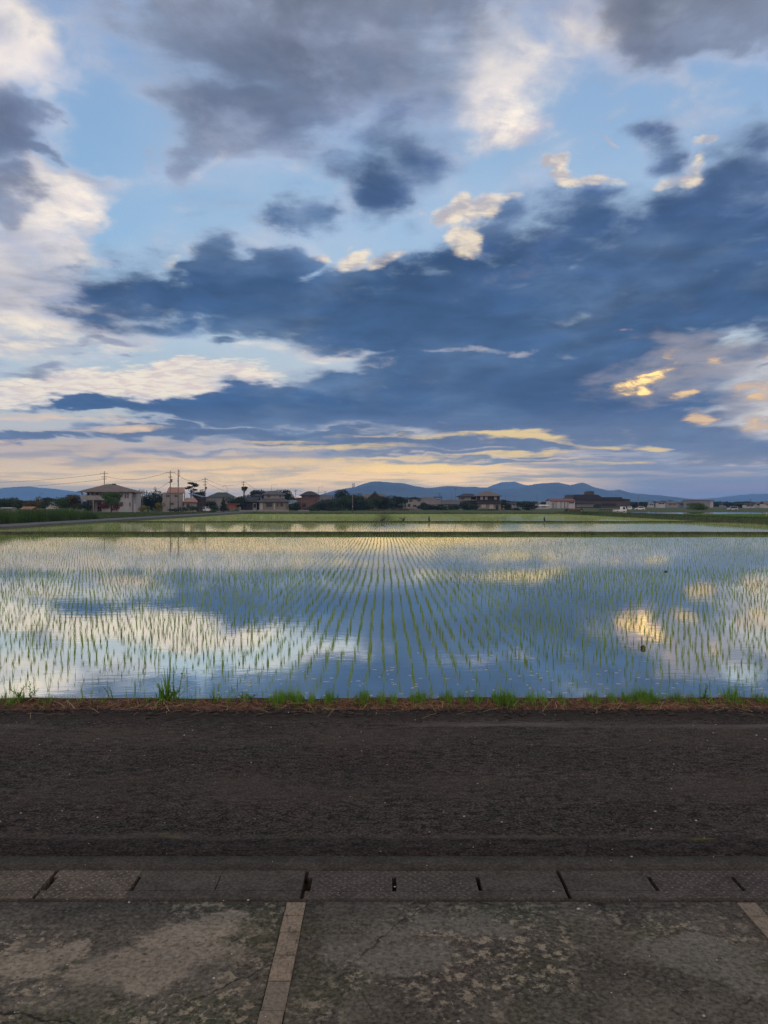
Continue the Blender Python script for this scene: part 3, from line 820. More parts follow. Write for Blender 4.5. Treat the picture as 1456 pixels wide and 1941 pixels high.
def build_water():
    for (a, b) in ((Y0, Y1), (Y1, Y2), (Y2, Y3)):
        mb = MB().quad((XL - 0.3, a, WATER_Z), (XR + 1.5, a, WATER_Z), (XR + 1.5, b, WATER_Z), (XL - 0.3, b, WATER_Z))
        tag(mb.build('water', M['water']), kind='structure')
    # flooded field beyond the right hand bank
    mb = MB().quad((49.5, 147, 0.455), (230, 147, 0.455), (230, 182, 0.455), (46.5, 182, 0.455))
    tag(mb.build('water', M['water']), kind='structure')

def bund(y, w, ztop, seed, x0=XL - 0.4, x1=XR + 1.8, slope=0.0):
    rnd = np.random.RandomState(seed)
    xs = np.arange(x0, x1 + 0.01, 0.3)
    n = len(xs)
    prof = [(-w, -0.42), (-w * 0.62, -0.1), (-w * 0.3, ztop * 0.9), (0, ztop), (w * 0.3, ztop * 0.9), (w * 0.62, -0.1), (w, -0.42)]
    sm = lambda a: np.convolve(rnd.randn(n + 10), np.hanning(7) / 3, 'same')[5:5 + n] * a
    V = []
    top = np.convolve(rnd.randn(n + 60), np.hanning(41) / 12, 'same')[30:30 + n] * 0.02
    for (dy, dz) in prof:
        V.append(np.stack([xs, y + dy + sm(0.04) + slope * xs, dz + sm(0.015) + (top if dz > 0 else 0)], 1))
    V = np.concatenate(V)
    F = [(j * n + i, j * n + i + 1, (j + 1) * n + i + 1, (j + 1) * n + i) for j in range(len(prof) - 1) for i in range(n - 1)]
    tag(link_mesh('bund', fast_mesh('bund', V, F, M['bund'], True)), kind='structure')

build_ground()
build_hills()
build_haze()
build_water()
bund(Y1, 0.55, 0.07, 1)
bund(Y2, 0.5, 0.04, 2)
bund(Y3 + 0.2, 0.7, 0.12, 4)

# path with a concrete edge along the left side of the far paddies
mb = MB()
ysx = list(np.arange(20, 236, 4.0))
for a, b in zip(ysx[:-1], ysx[1:]):
    sk = lambda yy: -0.03 * max(0, yy - 70)
    xa, xb = sk(a), sk(b)
    n = len(mb.v)
    mb.v += [(-39.4 + xa, a, 0.2), (-36.05 + xa * 0.6, a, 0.16), (-36.05 + xb * 0.6, b, 0.16), (-39.4 + xb, b, 0.2), (-36.0 + xa * 0.6, a, -0.4), (-36.0 + xb * 0.6, b, -0.4)]
    mb.f += [(n, n + 1, n + 2, n + 3), (n + 1, n + 4, n + 5, n + 2)]
tag(mb.build('path', M['path']), kind='structure')

# ------------------------------------------------------------------ foreground: road, gutter, covers, driveway
def slab_grid(name, x0, x1, y0, y1, z, mat, dx=0.25, amp=0.004, seed=1, skirt=0.06, kind='structure'):
    rnd = np.random.RandomState(seed)
    xs = np.linspace(x0, x1, max(2, int((x1 - x0) / dx) + 1)); ys = np.linspace(y0, y1, max(2, int((y1 - y0) / dx) + 1))
    nx, ny = len(xs), len(ys)
    Z = z + rnd.randn(ny, nx) * amp
    X, Yg = np.meshgrid(xs, ys)
    V = np.stack([X.ravel(), Yg.ravel(), Z.ravel()], 1).tolist()
    F = [(j * nx + i, j * nx + i + 1, (j + 1) * nx + i + 1, (j + 1) * nx + i) for j in range(ny - 1) for i in range(nx - 1)]
    # skirt
    ring = [i for i in range(nx)] + [j * nx + nx - 1 for j in range(1, ny)] + [(ny - 1) * nx + i for i in range(nx - 2, -1, -1)] + [j * nx for j in range(ny - 2, 0, -1)]
    b = len(V)
    for r in ring: V.append((V[r][0], V[r][1], z - skirt))
    m = len(ring)
    for i in range(m):
        j = (i + 1) % m
        F.append((ring[j], ring[i], b + i, b + j))
    o = link_mesh(name, fast_mesh(name, V, F, mat, False))
    if kind: tag(o, kind=kind)
    return o

GY = 4.80          # road / gutter joint
CY0, CY1 = 4.285, 4.615   # drain covers
DY = 4.262         # driveway edge

slab_grid('road', -30, 30, GY + 0.003, 8.24, 0.0, M['asphalt'], 0.2, 0.0035, 2, 0.1)
slab_grid('gutter', -30, 30, CY1 + 0.004, GY - 0.003, 0.006, M['gutter'], 0.5, 0.0008, 3, 0.1)
slab_grid('gutter', -30, 30, DY + 0.008, CY0 - 0.004, 0.004, M['gutter'], 0.5, 0.0005, 4, 0.1)
# dark channel under the covers
tag(MB().quad((-30, DY - 0.02, -0.2), (30, DY - 0.02, -0.2), (30, CY1 + 0.01, -0.2), (-30, CY1 + 0.01, -0.2)).build('drain_channel', simple('drain_dark', lin(0.012, 0.011, 0.01), 0.9)), kind='structure')

def notched(w0, w1, h, y0, y1, notch_l, notch_r):
    """cover slab with lifting slots cut from its short ends; local x from w0 to w1"""
    mb = MB()
    ym0 = y0 + (y1 - y0) * 0.26; ym1 = y0 + (y1 - y0) * 0.76
    nd = 0.03
    g = 0.0018
    a, b = w0 + g, w1 - g
    mb.box(a, b, y0, ym0, -0.16, h, 0.004)
    mb.box(a + (nd if notch_l else 0), b - (nd if notch_r else 0), ym0, ym1, -0.16, h, 0.0)
    mb.box(a, b, ym1, y1, -0.16, h, 0.004)
    return mb

cover_kind = {}
spec = {-6: 'p', -5: 'p', -4: 'g', -3: 'g', -2: 'p', -1: 'p', 0: 'r', 1: 'o', 2: 'p', 3: 'p', 4: 'k', 5: 'k', 6: 'p', 7: 'p'}
cover_labels = {
    -5: 'plain grey concrete drain cover just outside the left end of the row',
    -4: 'worn brownish grip-patterned drain cover cut off at the left edge of the picture',
    -3: 'pale brown drain cover with raised lozenges and a black slot at each end',
    -2: 'plain dark concrete drain cover right beside the pale brown one with lozenges',
    -1: 'plain dark concrete drain cover whose right end meets the rosy patterned cover',
    0: 'rosy grip-patterned drain cover above the top end of the long sandstone strip',
    1: 'olive grey grip-patterned drain cover right of the rosy one',
    2: 'plain dark concrete drain cover right of the olive patterned one',
    3: 'plain dark concrete drain cover left of the reddish patterned pair on the right',
    4: 'reddish grey grip-patterned drain cover at the right, slots at both ends',
    5: 'grip-patterned drain cover at the right edge above the short sandstone strip',
}
mats = {'p': 'cover_plain', 'g': 'cover_grip', 'r': 'cover_rose', 'o': 'cover_olive', 'k': 'cover_rose'}
slot_at = {-3: True, -2: True, 0: True, 1: True, 2: True, 4: True, 5: True}     # boundary index = left edge of cover i
for i in range(-4, 6):
    w = 0.5
    nl, nr = slot_at.get(i, False), False
    dz = {0: -0.002, 1: -0.003, -3: 0.001}.get(i, 0.0)
    o = notched(-w / 2, w / 2, 0.006 + dz, CY0, CY1, nl, nr).build('drain_cover', M[mats[spec[i]]], None, (-0.46 + w * i + w / 2, 0, 0), 0.002 * ((i * 7) % 3 - 1))
    tag(o, cover_labels[i], 'drain cover', 'drain covers in a row along the gutter')
for side, (a, b) in (('l', (-30, -2.46)), ('r', (2.54, 30))):
    slab_grid('gutter', a + 0.003, b - 0.003, CY0, CY1, 0.005, M['cover_plain'], 1.0, 0.0005, 9, 0.06)

# driveway slabs between the tile strips
SX = [(-0.537, -0.432), (1.95, 2.055)]
pads = [(-9.0, -3.03, 'concrete_b', 1), (-2.925, SX[0][0] - 0.004, 'concrete_a', 2), (SX[0][1] + 0.004, SX[1][0] - 0.004, 'concrete_b', 3), (SX[1][1] + 0.004, 9.0, 'concrete_a', 4)]
for (a, b, mk, sd) in pads:
    slab_grid('driveway', a, b, -6.0, DY - 0.006, 0.0, M[mk], 0.3, 0.0015, sd, 0.1)
slab_grid('driveway', -3.026, -2.929, -6.0, DY - 0.006, 0.002, M['tile'], 0.2, 0.0005, 8, 0.1)

def tile_strip(label, x0, x1, cuts):
    root = thing('tile_strip', label, 'tile strip', ((x0 + x1) / 2, DY - 0.01, 0))
    hw = (x1 - x0) / 2
    rnd = random.Random(int(x0 * 100))
    for a, b in zip(cuts[:-1], cuts[1:]):
        g = 0.0035
        j = rnd.uniform(-0.002, 0.002)
        MB().box(-hw + j, hw + j, b - (DY - 0.01) + g, a - (DY - 0.01) - g, -0.06, 0.003 + rnd.uniform(-0.001, 0.0015), 0.003).build('tile', M['tile'], root)
    return root

cuts = [DY - 0.01, 4.112, 3.954, 3.75, 3.547, 3.34, 3.13, 2.92, 2.71]
tile_strip('long strip of worn sandstone tiles running down the driveway left of centre', SX[0][0], SX[0][1], cuts)
tile_strip('short sandstone tile strip in the lower right corner of the driveway', SX[1][0], SX[1][1], [DY - 0.01, 4.1, 3.9, 3.7, 3.5, 3.3, 3.1, 2.9])

# ------------------------------------------------------------------ blades in bulk
def blades(P, H, W, az, lean, seg=2, curl=0.6, tipw=0.12):
    """ribbons: roots P (n,3), heights H, widths W, azimuth az, lean angle; returns V,F (quads)"""
    n = len(P)
    ca, sa = np.cos(az), np.sin(az)
    V = np.zeros((n, (seg + 1) * 2, 3))
    for s in range(seg + 1):
        t = s / seg
        ang = lean * (1 + curl * t)
        out = H * t * np.sin(ang); up = H * t * np.cos(ang)
        w = W * (1 - t * (1 - tipw)) * 0.5
        cx = P[:, 0] + ca * out; cy = P[:, 1] + sa * out; cz = P[:, 2] + up
        V[:, 2 * s, 0] = cx - sa * w; V[:, 2 * s, 1] = cy + ca * w; V[:, 2 * s, 2] = cz
        V[:, 2 * s + 1, 0] = cx + sa * w; V[:, 2 * s + 1, 1] = cy - ca * w; V[:, 2 * s + 1, 2] = cz
    idx = np.arange(n)[:, None] * ((seg + 1) * 2)
    F = np.concatenate([idx + np.array([[2 * s, 2 * s + 1, 2 * s + 3, 2 * s + 2]]) for s in range(seg)], 0)
    return V.reshape(-1, 3), F

def hill_blades(P, nb, h, w, rng, lean=0.16, seg=2, spread=0.02):
    """nb blades at each root in P"""
    n = len(P)
    Q = np.repeat(P, nb, 0)
    m = len(Q)
    Q = Q + np.stack([rng.randn(m) * spread, rng.randn(m) * spread, np.zeros(m)], 1)
    sc = np.repeat(rng.uniform(0.55, 1.25, n), nb)
    H = h * sc * rng.uniform(0.6, 1.1, m)
    # half of the blades turn their flat side to the road so the rows read from there
    return blades(Q, H, w * rng.uniform(0.7, 1.2, m), rng.uniform(0, 2 * np.pi, m), np.abs(rng.randn(m)) * lean + 0.03, seg)

def rice():
    rng = np.random.RandomState(11)
    CS, RS = 0.212, 0.27
    def gridpts(ya, yb, jit, drop, wander=1.0):
        ysr = np.arange(ya, yb, RS)
        cols = np.arange(-175, 216)
        X, Yg = np.meshgrid(cols * CS - 0.01, ysr)
        # rows wander a little and the whole planting drifts
        X = X + wander * (0.05 * np.sin(Yg * 0.31 + X * 0.05) + 0.03 * np.sin(Yg * 1.1 + X * 0.9))
        P = np.stack([X.ravel(), Yg.ravel()], 1)
        P = P + rng.randn(*P.shape) * jit
        keep = rng.rand(len(P)) > drop
        P = P[keep]
        keep = (P[:, 0] > XL + 0.3) & (P[:, 0] < XR - 0.5) & (np.abs(P[:, 0]) < 0.56 * P[:, 1] + 3)
        P = P[keep]
        return np.concatenate([P, np.full((len(P), 1), WATER_Z - 0.03)], 1)
    near = gridpts(Y0 + 0.35, Y1 - 0.7, 0.013, 0.14, 0.36)
    infr = np.abs(near[:, 0]) < 0.5 * near[:, 1] + 0.05
    order = np.argsort(np.where(infr, near[:, 1], 1e6))
    first = order[:300]
    rest = np.setdiff1d(np.arange(len(near)), first)
    variants = []
    for v in range(10):
        nb = rng.randint(4, 8)
        V, F = hill_blades(np.zeros((1, 3)), nb, 0.185, 0.010, rng, 0.11, 3, 0.008)
        variants.append(fast_mesh('rice_seedling', V, F, M['rice']))
    for c, i in enumerate(first):
        o = link_mesh('rice_seedling', variants[rng.randint(10)], None, tuple(near[i]), rng.uniform(0, 6.28))
        s = rng.uniform(0.7, 1.15); o.scale = (s, s, s)
        tag(o, 'young green rice seedling standing in the shallow water just beyond the roadside grass', 'rice seedling', 'rice seedlings in the rows nearest the road')
    P = near[rest]
    d = P[:, 1]
    Vs, Fs, off = [], [], 0
    for (a, b, nb, h, w, sg) in ((0, 16, 7, 0.185, 0.011, 2), (16, 28, 6, 0.17, 0.011, 2), (28, 70, 3, 0.15, 0.010, 1)):
        q = P[(d >= a) & (d < b)]
        V, F = hill_blades(q, nb, h, w, rng, 0.1, sg, 0.008)
        Vs.append(V); Fs.append(F + off); off += len(V)
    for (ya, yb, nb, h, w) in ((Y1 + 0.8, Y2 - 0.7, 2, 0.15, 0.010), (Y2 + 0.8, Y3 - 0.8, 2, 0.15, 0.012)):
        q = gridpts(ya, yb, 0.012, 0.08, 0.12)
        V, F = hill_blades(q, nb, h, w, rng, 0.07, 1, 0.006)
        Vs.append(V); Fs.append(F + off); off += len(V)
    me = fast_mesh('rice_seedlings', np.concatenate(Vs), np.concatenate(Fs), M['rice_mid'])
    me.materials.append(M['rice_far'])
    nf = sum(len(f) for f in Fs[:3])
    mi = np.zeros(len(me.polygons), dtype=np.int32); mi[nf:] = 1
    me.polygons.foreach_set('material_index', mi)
    o = link_mesh('rice_seedlings', me)
    tag(o, 'rows of young rice seedlings filling the flooded paddies', 'rice', kind='stuff')
rice()

# ------------------------------------------------------------------ roadside edge: straw, grass, weeds
def edge_px(px, Y): return (px - 728) / FPX * Y

def straw():
    rng = np.random.RandomState(21)
    n = 9000
    x = rng.uniform(-7, 7, n); y = 8.22 + np.abs(rng.randn(n)) * 0.2
    dens = (0.2 + 0.8 * (np.sin(x * 2.3 + 1.0 + np.sin(x * 0.9)) * 0.5 + 0.5)) * np.interp(x, [-6, -1.2, -0.6, 6], [0.55, 0.5, 1.0, 1.0])
    keep = (rng.rand(n) < dens) & (y < 8.8)
    x, y = x[keep], y[keep]; n = len(x)
    z = np.array([ground_z(a, b) for a, b in zip(x, y)]) + rng.uniform(0.0, 0.03, n)
    V, F = blades(np.stack([x, y, z], 1), rng.uniform(0.06, 0.24, n), rng.uniform(0.003, 0.006, n), rng.uniform(0, 6.28, n) * 0.5 + rng.choice([0, np.pi], n) * 0.5, rng.uniform(1.2, 1.5, n), 2, 0.1, 0.6)
    tag(link_mesh('straw', fast_mesh('straw', V, F, M['straw'])), 'reddish brown dead grass lying along the edge of the road', 'straw', kind='stuff')
    n = 260
    x = rng.uniform(-7, 7, n); y = rng.uniform(8.0, 8.6, n)
    z = np.array([max(ground_z(a, b), 0.0) for a, b in zip(x, y)]) + rng.uniform(0.005, 0.03, n)
    V, F = blades(np.stack([x, y, z], 1), rng.uniform(0.08, 0.3, n), rng.uniform(0.004, 0.007, n), rng.uniform(0, 6.28, n), rng.uniform(1.3, 1.5, n), 2, 0.08, 0.6)
    tag(link_mesh('straw', fast_mesh('straw', V, F, M['straw_pale'])), 'pale broken stalks scattered over the brown straw', 'straw', kind='stuff')
straw()

def tuft_mesh(name, n, h, w, spread, rng, mat, lean=0.35, seg=3, sy=0.6):
    P = np.stack([rng.randn(n) * spread, rng.randn(n) * spread * sy, np.zeros(n) - 0.01], 1)
    H = h * rng.uniform(0.45, 1.1, n) * np.exp(-(P[:, 0] / (spread * 2.2)) ** 2)
    V, F = blades(P, H, w * rng.uniform(0.6, 1.2, n), rng.uniform(0, 6.28, n), np.abs(rng.randn(n)) * lean + 0.05, seg, 0.9, 0.08)
    return fast_mesh(name, V, F, mat)

def fringe():
    rng = np.random.RandomState(31)
    # density along the bank (pixel position -> amount), as the strip grows
    prof = [(0, .5), (70, .5), (120, .2), (220, .15), (300, .2), (350, .15), (430, .3), (500, .35), (530, .9), (560, 1), (590, .7), (615, 1), (640, .8), (660, .9), (700, 1), (740, .8), (770, .5), (800, 1), (850, 1), (895, .6),
            (915, .8), (960, 1), (1015, .9), (1040, .2), (1060, .6), (1100, .6), (1160, .7), (1190, 1), (1240, 1), (1270, .8), (1310, .5), (1350, .4), (1420, .5), (1456, .6)]
    n = 34000
    px = rng.uniform(-60, 1516, n)
    Yp = 8.6 + rng.randn(n) * 0.1
    amt = np.interp(px, [p[0] for p in prof], [p[1] for p in prof])
    cl = np.sin(px * 0.16 + 2.3 * np.sin(px * 0.043)) + 0.6 * np.sin(px * 0.47 + 1.7 * np.sin(px * 0.11))
    clump = np.clip(0.45 + 0.6 * cl, 0.04, 1.0)
    keep = rng.rand(n) < amt * clump
    px, Yp, amt = px[keep], Yp[keep], amt[keep]
    n = len(px)
    x = (px - 728) / FPX * 8.68
    z = np.array([ground_z(a, b) for a, b in zip(x, Yp)]) - 0.01
    H = rng.uniform(0.02, 0.145, n) * (0.45 + 0.65 * amt) * (0.45 + 0.65 * clump[keep])
    V, F = blades(np.stack([x, Yp, z], 1), H, rng.uniform(0.004, 0.008, n), rng.uniform(0, 6.28, n), np.abs(rng.randn(n)) * 0.3, 2, 0.8)
    tag(link_mesh('grass', fast_mesh('grass', V, F, M['grass'])), 'short bright green grass growing along the water edge of the road bank', 'grass', kind='stuff')
    # grass on the bunds and the far bank
    Vs, Fs, off = [], [], 0
    for (yb, w, zt, nn, h, wd) in ((Y1, 0.36, 0.06, 9000, 0.16, 0.022), (Y2, 0.4, 0.03, 9000, 0.16, 0.03), (Y3 + 0.3, 0.8, 0.1, 12000, 0.35, 0.06), (203, 5, 0.0, 9000, 0.5, 0.09)):
        x = rng.uniform(XL - (30 if yb > 190 else 0), XR + (40 if yb > 190 else 2), nn)
        big = (np.sin(x * 0.9) + np.sin(x * 0.37 + 1) + np.sin(x * 2.3 + 2)) / 3
        keep = rng.rand(nn) < 0.55 + 0.45 * big
        x = x[keep]; m = len(x)
        y = yb + rng.uniform(-w, w, m)
        z = np.full(m, zt) - np.abs(y - yb) / w * (zt + 0.1) if yb < 190 else np.full(m, zt - 0.03)
        hh = h * rng.uniform(0.3, 1.0, m) * (0.7 + 0.5 * np.maximum(big[keep], 0) ** 2 * 2)
        V, F = blades(np.stack([x, y, z], 1), hh, np.full(m, wd), rng.uniform(0, 6.28, m), np.abs(rng.randn(m)) * 0.3, 1)
        Vs.append(V); Fs.append(F + off); off += len(V)
    # rank grass down the right hand bank
    nn = 16000
    y = rng.uniform(66, 205, nn); x = XR + rng.uniform(0.2, 4.0, nn) ** 1.0
    z = np.array([ground_z(a, b) for a, b in zip(x, y)])
    V, F = blades(np.stack([x, y, z], 1), rng.uniform(0.1, 0.35, nn), np.full(nn, 0.06), rng.uniform(0, 6.28, nn), np.abs(rng.randn(nn)) * 0.4, 1)
    Vs.append(V); Fs.append(F + off); off += len(V)
    tag(link_mesh('grass', fast_mesh('grass', np.concatenate(Vs), np.concatenate(Fs), M['grass_dark'])), 'dark rank grass on the bunds and banks around the far paddies', 'grass', kind='stuff')
    # field of dense green crop on the terrace to the right, and on the left beyond the path
    nn = 30000
    x = rng.uniform(49, 120, nn); y = rng.uniform(97, 136, nn)
    V, F = blades(np.stack([x, y, np.full(nn, 0.44)], 1), rng.uniform(0.12, 0.28, nn), np.full(nn, 0.07), rng.uniform(0, 6.28, nn), np.abs(rng.randn(nn)) * 0.3, 1)
    n2 = 16000
    y2 = rng.uniform(116, 205, n2); x2 = -39.9 - 0.03 * (y2 - 70) - rng.uniform(0, 30, n2)
    V2, F2 = blades(np.stack([x2, y2, np.full(n2, -0.01)], 1), rng.uniform(0.15, 0.4, n2), np.full(n2, 0.09), rng.uniform(0, 6.28, n2), np.abs(rng.randn(n2)) * 0.3, 1)
    tag(link_mesh('grass', fast_mesh('grass', V, F, M['grass'])), 'dense green crop on the field beside the paddies at the right', 'crop', kind='stuff')
    tag(link_mesh('grass', fast_mesh('grass', V2, F2, M['grass_dark'])), 'rough dark grass between the path and the houses on the left', 'grass', kind='stuff')
fringe()

def reeds():
    rng = np.random.RandomState(41)
    n = 26000
    y = rng.uniform(52, 113, n)
    x = -39.9 - 0.03 * np.maximum(0, y - 70) - np.abs(rng.randn(n)) * 3.5
    end = np.clip((113 - y) / 5, 0.25, 1)
    lump = 0.85 + 0.15 * np.sin(y * 0.7) * np.cos(x * 0.9)
    H = rng.uniform(1.1, 2.15, n) * lump * end
    V, F = blades(np.stack([x, y, np.zeros(n)], 1), H, rng.uniform(0.03, 0.07, n), rng.uniform(0, 6.28, n), np.abs(rng.randn(n)) * 0.16, 2, 1.2)
    tag(link_mesh('reeds', fast_mesh('reeds', V, F, M['reed'])), 'thick bed of tall dark green reeds beside the concrete path on the left', 'reeds', kind='stuff')
reeds()

def place_tuft(px, n, h, w, spread, label, cat='grass tuft', mat='grass', lean=0.35, seed=1, Y=8.68, name='grass_tuft', sy=0.6):
    rng = np.random.RandomState(seed)
    x = (px - 728) / FPX * Y
    o = link_mesh(name, tuft_mesh(name, n, h, w, spread, rng, M[mat], lean, 3, sy), None, (x, Y, ground_z(x, Y)))
    return tag(o, label, cat, 'weeds and tufts along the road bank')

place_tuft(318, 70, 0.38, 0.034, 0.055, 'biggest broad-bladed weed clump on the left part of the road bank', 'weed', 'weed', 0.5, 3, 8.62, 'weed')
place_tuft(405, 26, 0.17, 0.012, 0.04, 'small dark spiky tuft just right of the big left weed clump', 'weed', 'weed', 0.5, 4, 8.66, 'weed')
place_tuft(1385, 90, 0.24, 0.012, 0.07, 'tall upright grass tuft near the right end of the road bank', seed=5)
place_tuft(1218, 360, 0.2, 0.009, 0.115, 'wide dense mound of dark grass below the golden reflection', mat='weed', lean=0.6, seed=6)
place_tuft(552, 120, 0.2, 0.009, 0.06, 'bright upright grass tuft at the left end of the long green fringe', seed=7)
place_tuft(1432, 14, 0.26, 0.009, 0.014, 'thin bent grass blades beside the tall tuft at the far right', lean=0.6, seed=8)

# stalked weeds with leaves up the stem
def stalk_weed(px, Y, label, stems, hgt, leaf, seed):
    rng = random.Random(seed)
    x = (px - 728) / FPX * Y
    root = thing('weed', label, 'weed', (x, Y, ground_z(x, Y) - 0.01), 0, 'weeds and tufts along the road bank')
    st, lf = MB(), MB()
    for s in range(stems):
        bx = rng.uniform(-0.09, 0.09) * (stems > 1)
        lx, ly = rng.uniform(-0.12, 0.12), rng.uniform(-0.06, 0.06)
        h = hgt * rng.uniform(0.6, 1.05)
        pts = [(bx + lx * t * t, ly * t, h * t) for t in (0, 0.35, 0.7, 1.0)]
        st.tube(pts, [0.005, 0.0045, 0.0035, 0.002], 5)
        nl = int(7 + h * 40)
        for i in range(nl):
            t = 0.12 + 0.88 * i / nl
            p = Vector((bx + lx * t * t, ly * t, h * t))
            an = i * 2.4 + rng.uniform(-0.4, 0.4)
            L = leaf * (1.05 - 0.6 * t) * rng.uniform(0.8, 1.2)
            dv = Vector((math.cos(an), math.sin(an), 0.55)).normalized()
            sv = Vector((-math.sin(an), math.cos(an), 0))
            m1 = p + dv * L * 0.5 + Vector((0, 0, 0.01)); e = p + dv * L - Vector((0, 0, L * 0.18))
            lf.quad(tuple(p), tuple(m1 + sv * L * 0.14), tuple(e), tuple(m1 - sv * L * 0.14))
    st.build('stem', M['weed'], root)
    lf.build('leaves', M['weed'], root)
stalk_weed(45, 8.66, 'leafy stalked weed near the left edge of the road bank', 4, 0.2, 0.085, 2)
stalk_weed(335, 8.7, 'tall reddish tipped weed stalk rising behind the big broad-bladed clump', 2, 0.36, 0.075, 5)
stalk_weed(466, 8.66, 'low spreading weed between the small spiky tuft and the long grass fringe', 5, 0.1, 0.07, 7)
stalk_weed(215, 8.68, 'thin sparse weed left of the big broad-bladed clump', 2, 0.16, 0.06, 9)
stalk_weed(1338, 8.66, 'lanky weed with bent stems left of the tall tuft at the right', 3, 0.25, 0.07, 12)

M['crumb'] = simple('crumbled_soil', lin(0.035, 0.028, 0.024), 0.95, 0.5, 12)
# loose pale stones on the road
def gravel():
    rng = random.Random(8)
    mb = MB()
    ck = MB()
    for i in range(900):
        x = rng.uniform(-6, 6); y = 8.2 + rng.gauss(0, 0.1); r = rng.uniform(0.008, 0.03)
        ck.ball((x, y, max(ground_z(x, y), 0.0 if y < 8.24 else -0.1) + r * 0.2), r * rng.uniform(0.8, 1.8), r, r * rng.uniform(0.5, 0.9), 5, 4)
    tag(ck.build('gravel', M['crumb']), 'dark crumbs of broken asphalt and soil along the far edge of the road', 'gravel', kind='stuff')
    for i in range(240):
        y = rng.uniform(3.2, 8.3); x = rng.uniform(-0.55 * y, 0.55 * y)
        r = rng.choice([0.002, 0.003, 0.003, 0.004, 0.006]) * rng.uniform(0.8, 1.3)
        mb.ball((x, y, 0.006 + r * 0.4), r * rng.uniform(0.9, 1.6), r, r * 0.7, 5, 4)
    tag(mb.build('gravel', M['stone']), 'small pale stones scattered over the road and driveway', 'gravel', kind='stuff')
gravel()

M['fleck'] = simple('glint_fleck', lin(0.42, 0.4, 0.37), 0.6, 0.1, 5, fine=False)
# pale flakes near the bank imitate sky glints off the ripples
def glints():
    rng = random.Random(18)
    mb = MB()
    for i in range(200):
        y = 9.25 + abs(rng.gauss(0, 1.3)); x = rng.uniform(-0.54 * y, 0.54 * y)
        if rng.random() > 0.35 + 0.65 * (x > -3): continue
        L = rng.uniform(0.012, 0.035); w = rng.uniform(0.002, 0.005); a = rng.gauss(0, 0.35)
        c, s = math.cos(a), math.sin(a); z = WATER_Z + 0.002
        q = [(-L, -w), (L, -w * 0.6), (L * 0.9, w), (-L * 0.8, w)]
        lo = [(x + c * p - s * r, y + s * p + c * r, z) for p, r in q]
        hi = [(p[0], p[1], z + 0.003) for p in lo]
        n = len(mb.v); mb.v += lo + hi
        mb.f += [(n + 4, n + 5, n + 6, n + 7), (n, n + 1, n + 5, n + 4), (n + 1, n + 2, n + 6, n + 5), (n + 2, n + 3, n + 7, n + 6), (n + 3, n, n + 4, n + 7)]
    tag(mb.build('glint_flakes', M['fleck']), 'pale flakes imitating sky glints on the water near the bank', 'glints', kind='stuff')
glints()

x = edge_px(1217, 12.6)
o = MB().ball((0, 0, 0), 0.042, 0.042, 0.04, 14, 10).build('ball', simple('dark_brown_husk', lin(0.03, 0.022, 0.015), 0.8, 0.5, 30), None, (x, 12.55, WATER_Z + 0.02), smooth=True)
tag(o, 'small dark brown ball floating among the seedlings below the golden reflection', 'ball')
for px, Y, r, lab in ((1262, 27.0, 0.05, 'small dark clod poking out of the water right of the middle of the near paddy'),):
    o = MB().ball((0, 0, 0), r * 1.3, r, r * 0.8, 10, 7).build('mud_clod', simple('mud', lin(0.03, 0.025, 0.018), 0.9, 0.5, 10), None, (edge_px(px, Y), Y, WATER_Z + 0.005), smooth=True)
    tag(o, lab, 'clod')

# ------------------------------------------------------------------ materials of the village
M['roof_grey'] = simple('grey_roof_tile', lin(0.075, 0.072, 0.075), 0.7, 0.3, 0.8)
M['roof_brown'] = simple('brown_roof_tile', lin(0.12, 0.1, 0.09), 0.75, 0.3, 0.8)
M['roof_dark'] = simple('dark_roof_tile', lin(0.03, 0.028, 0.03), 0.7, 0.3, 0.8)
M['roof_pink'] = simple('salmon_roof_tile', lin(0.26, 0.15, 0.115), 0.75, 0.3, 0.8)
M['roof_green'] = simple('green_roof_sheet', lin(0.03, 0.045, 0.032), 0.6, 0.3, 0.5)
M['roof_blue'] = simple('blue_grey_roof_sheet', lin(0.12, 0.15, 0.17), 0.6, 0.25, 0.5)
M['roof_red'] = simple('rust_red_roof_sheet', lin(0.16, 0.06, 0.045), 0.7, 0.3, 0.6)
M['wall_beige'] = simple('beige_render', lin(0.26, 0.25, 0.24), 0.85, 0.2, 0.5)
M['wall_pale'] = simple('pale_render', lin(0.33, 0.33, 0.345), 0.85, 0.18, 0.5)
M['wall_rose'] = simple('rose_grey_render', lin(0.235, 0.22, 0.215), 0.85, 0.2, 0.5)
M['wall_brick'] = simple('red_brown_tile_wall', lin(0.15, 0.085, 0.072), 0.85, 0.25, 0.9)
M['wall_dark'] = simple('dark_timber_wall', lin(0.045, 0.036, 0.03), 0.9, 0.3, 0.9)
M['wall_grey'] = simple('grey_panel_wall', lin(0.2, 0.2, 0.21), 0.8, 0.2, 0.4)
M['wall_white'] = simple('white_panel_wall', lin(0.4, 0.385, 0.38), 0.8, 0.15, 0.4)
M['wall_yellow'] = simple('straw_render', lin(0.21, 0.18, 0.14), 0.85, 0.2, 0.5)
M['glass'] = simple('window_glass', lin(0.012, 0.013, 0.016), 0.12, 0.3, 0.3, spec=0.6, fine=False)
M['curtain'] = simple('curtained_window', lin(0.45, 0.42, 0.38), 0.5, 0.2, 0.5)
M['frame'] = simple('window_frame_metal', lin(0.18, 0.17, 0.16), 0.5, 0.1, 1.0)
M['frame_dark'] = simple('dark_metal', lin(0.03, 0.028, 0.027), 0.5, 0.2, 1.0)
M['pole'] = simple('pole_concrete', lin(0.16, 0.15, 0.145), 0.85, 0.2, 0.5)
M['steel'] = simple('galvanised_steel', lin(0.12, 0.12, 0.125), 0.5, 0.2, 1.0)
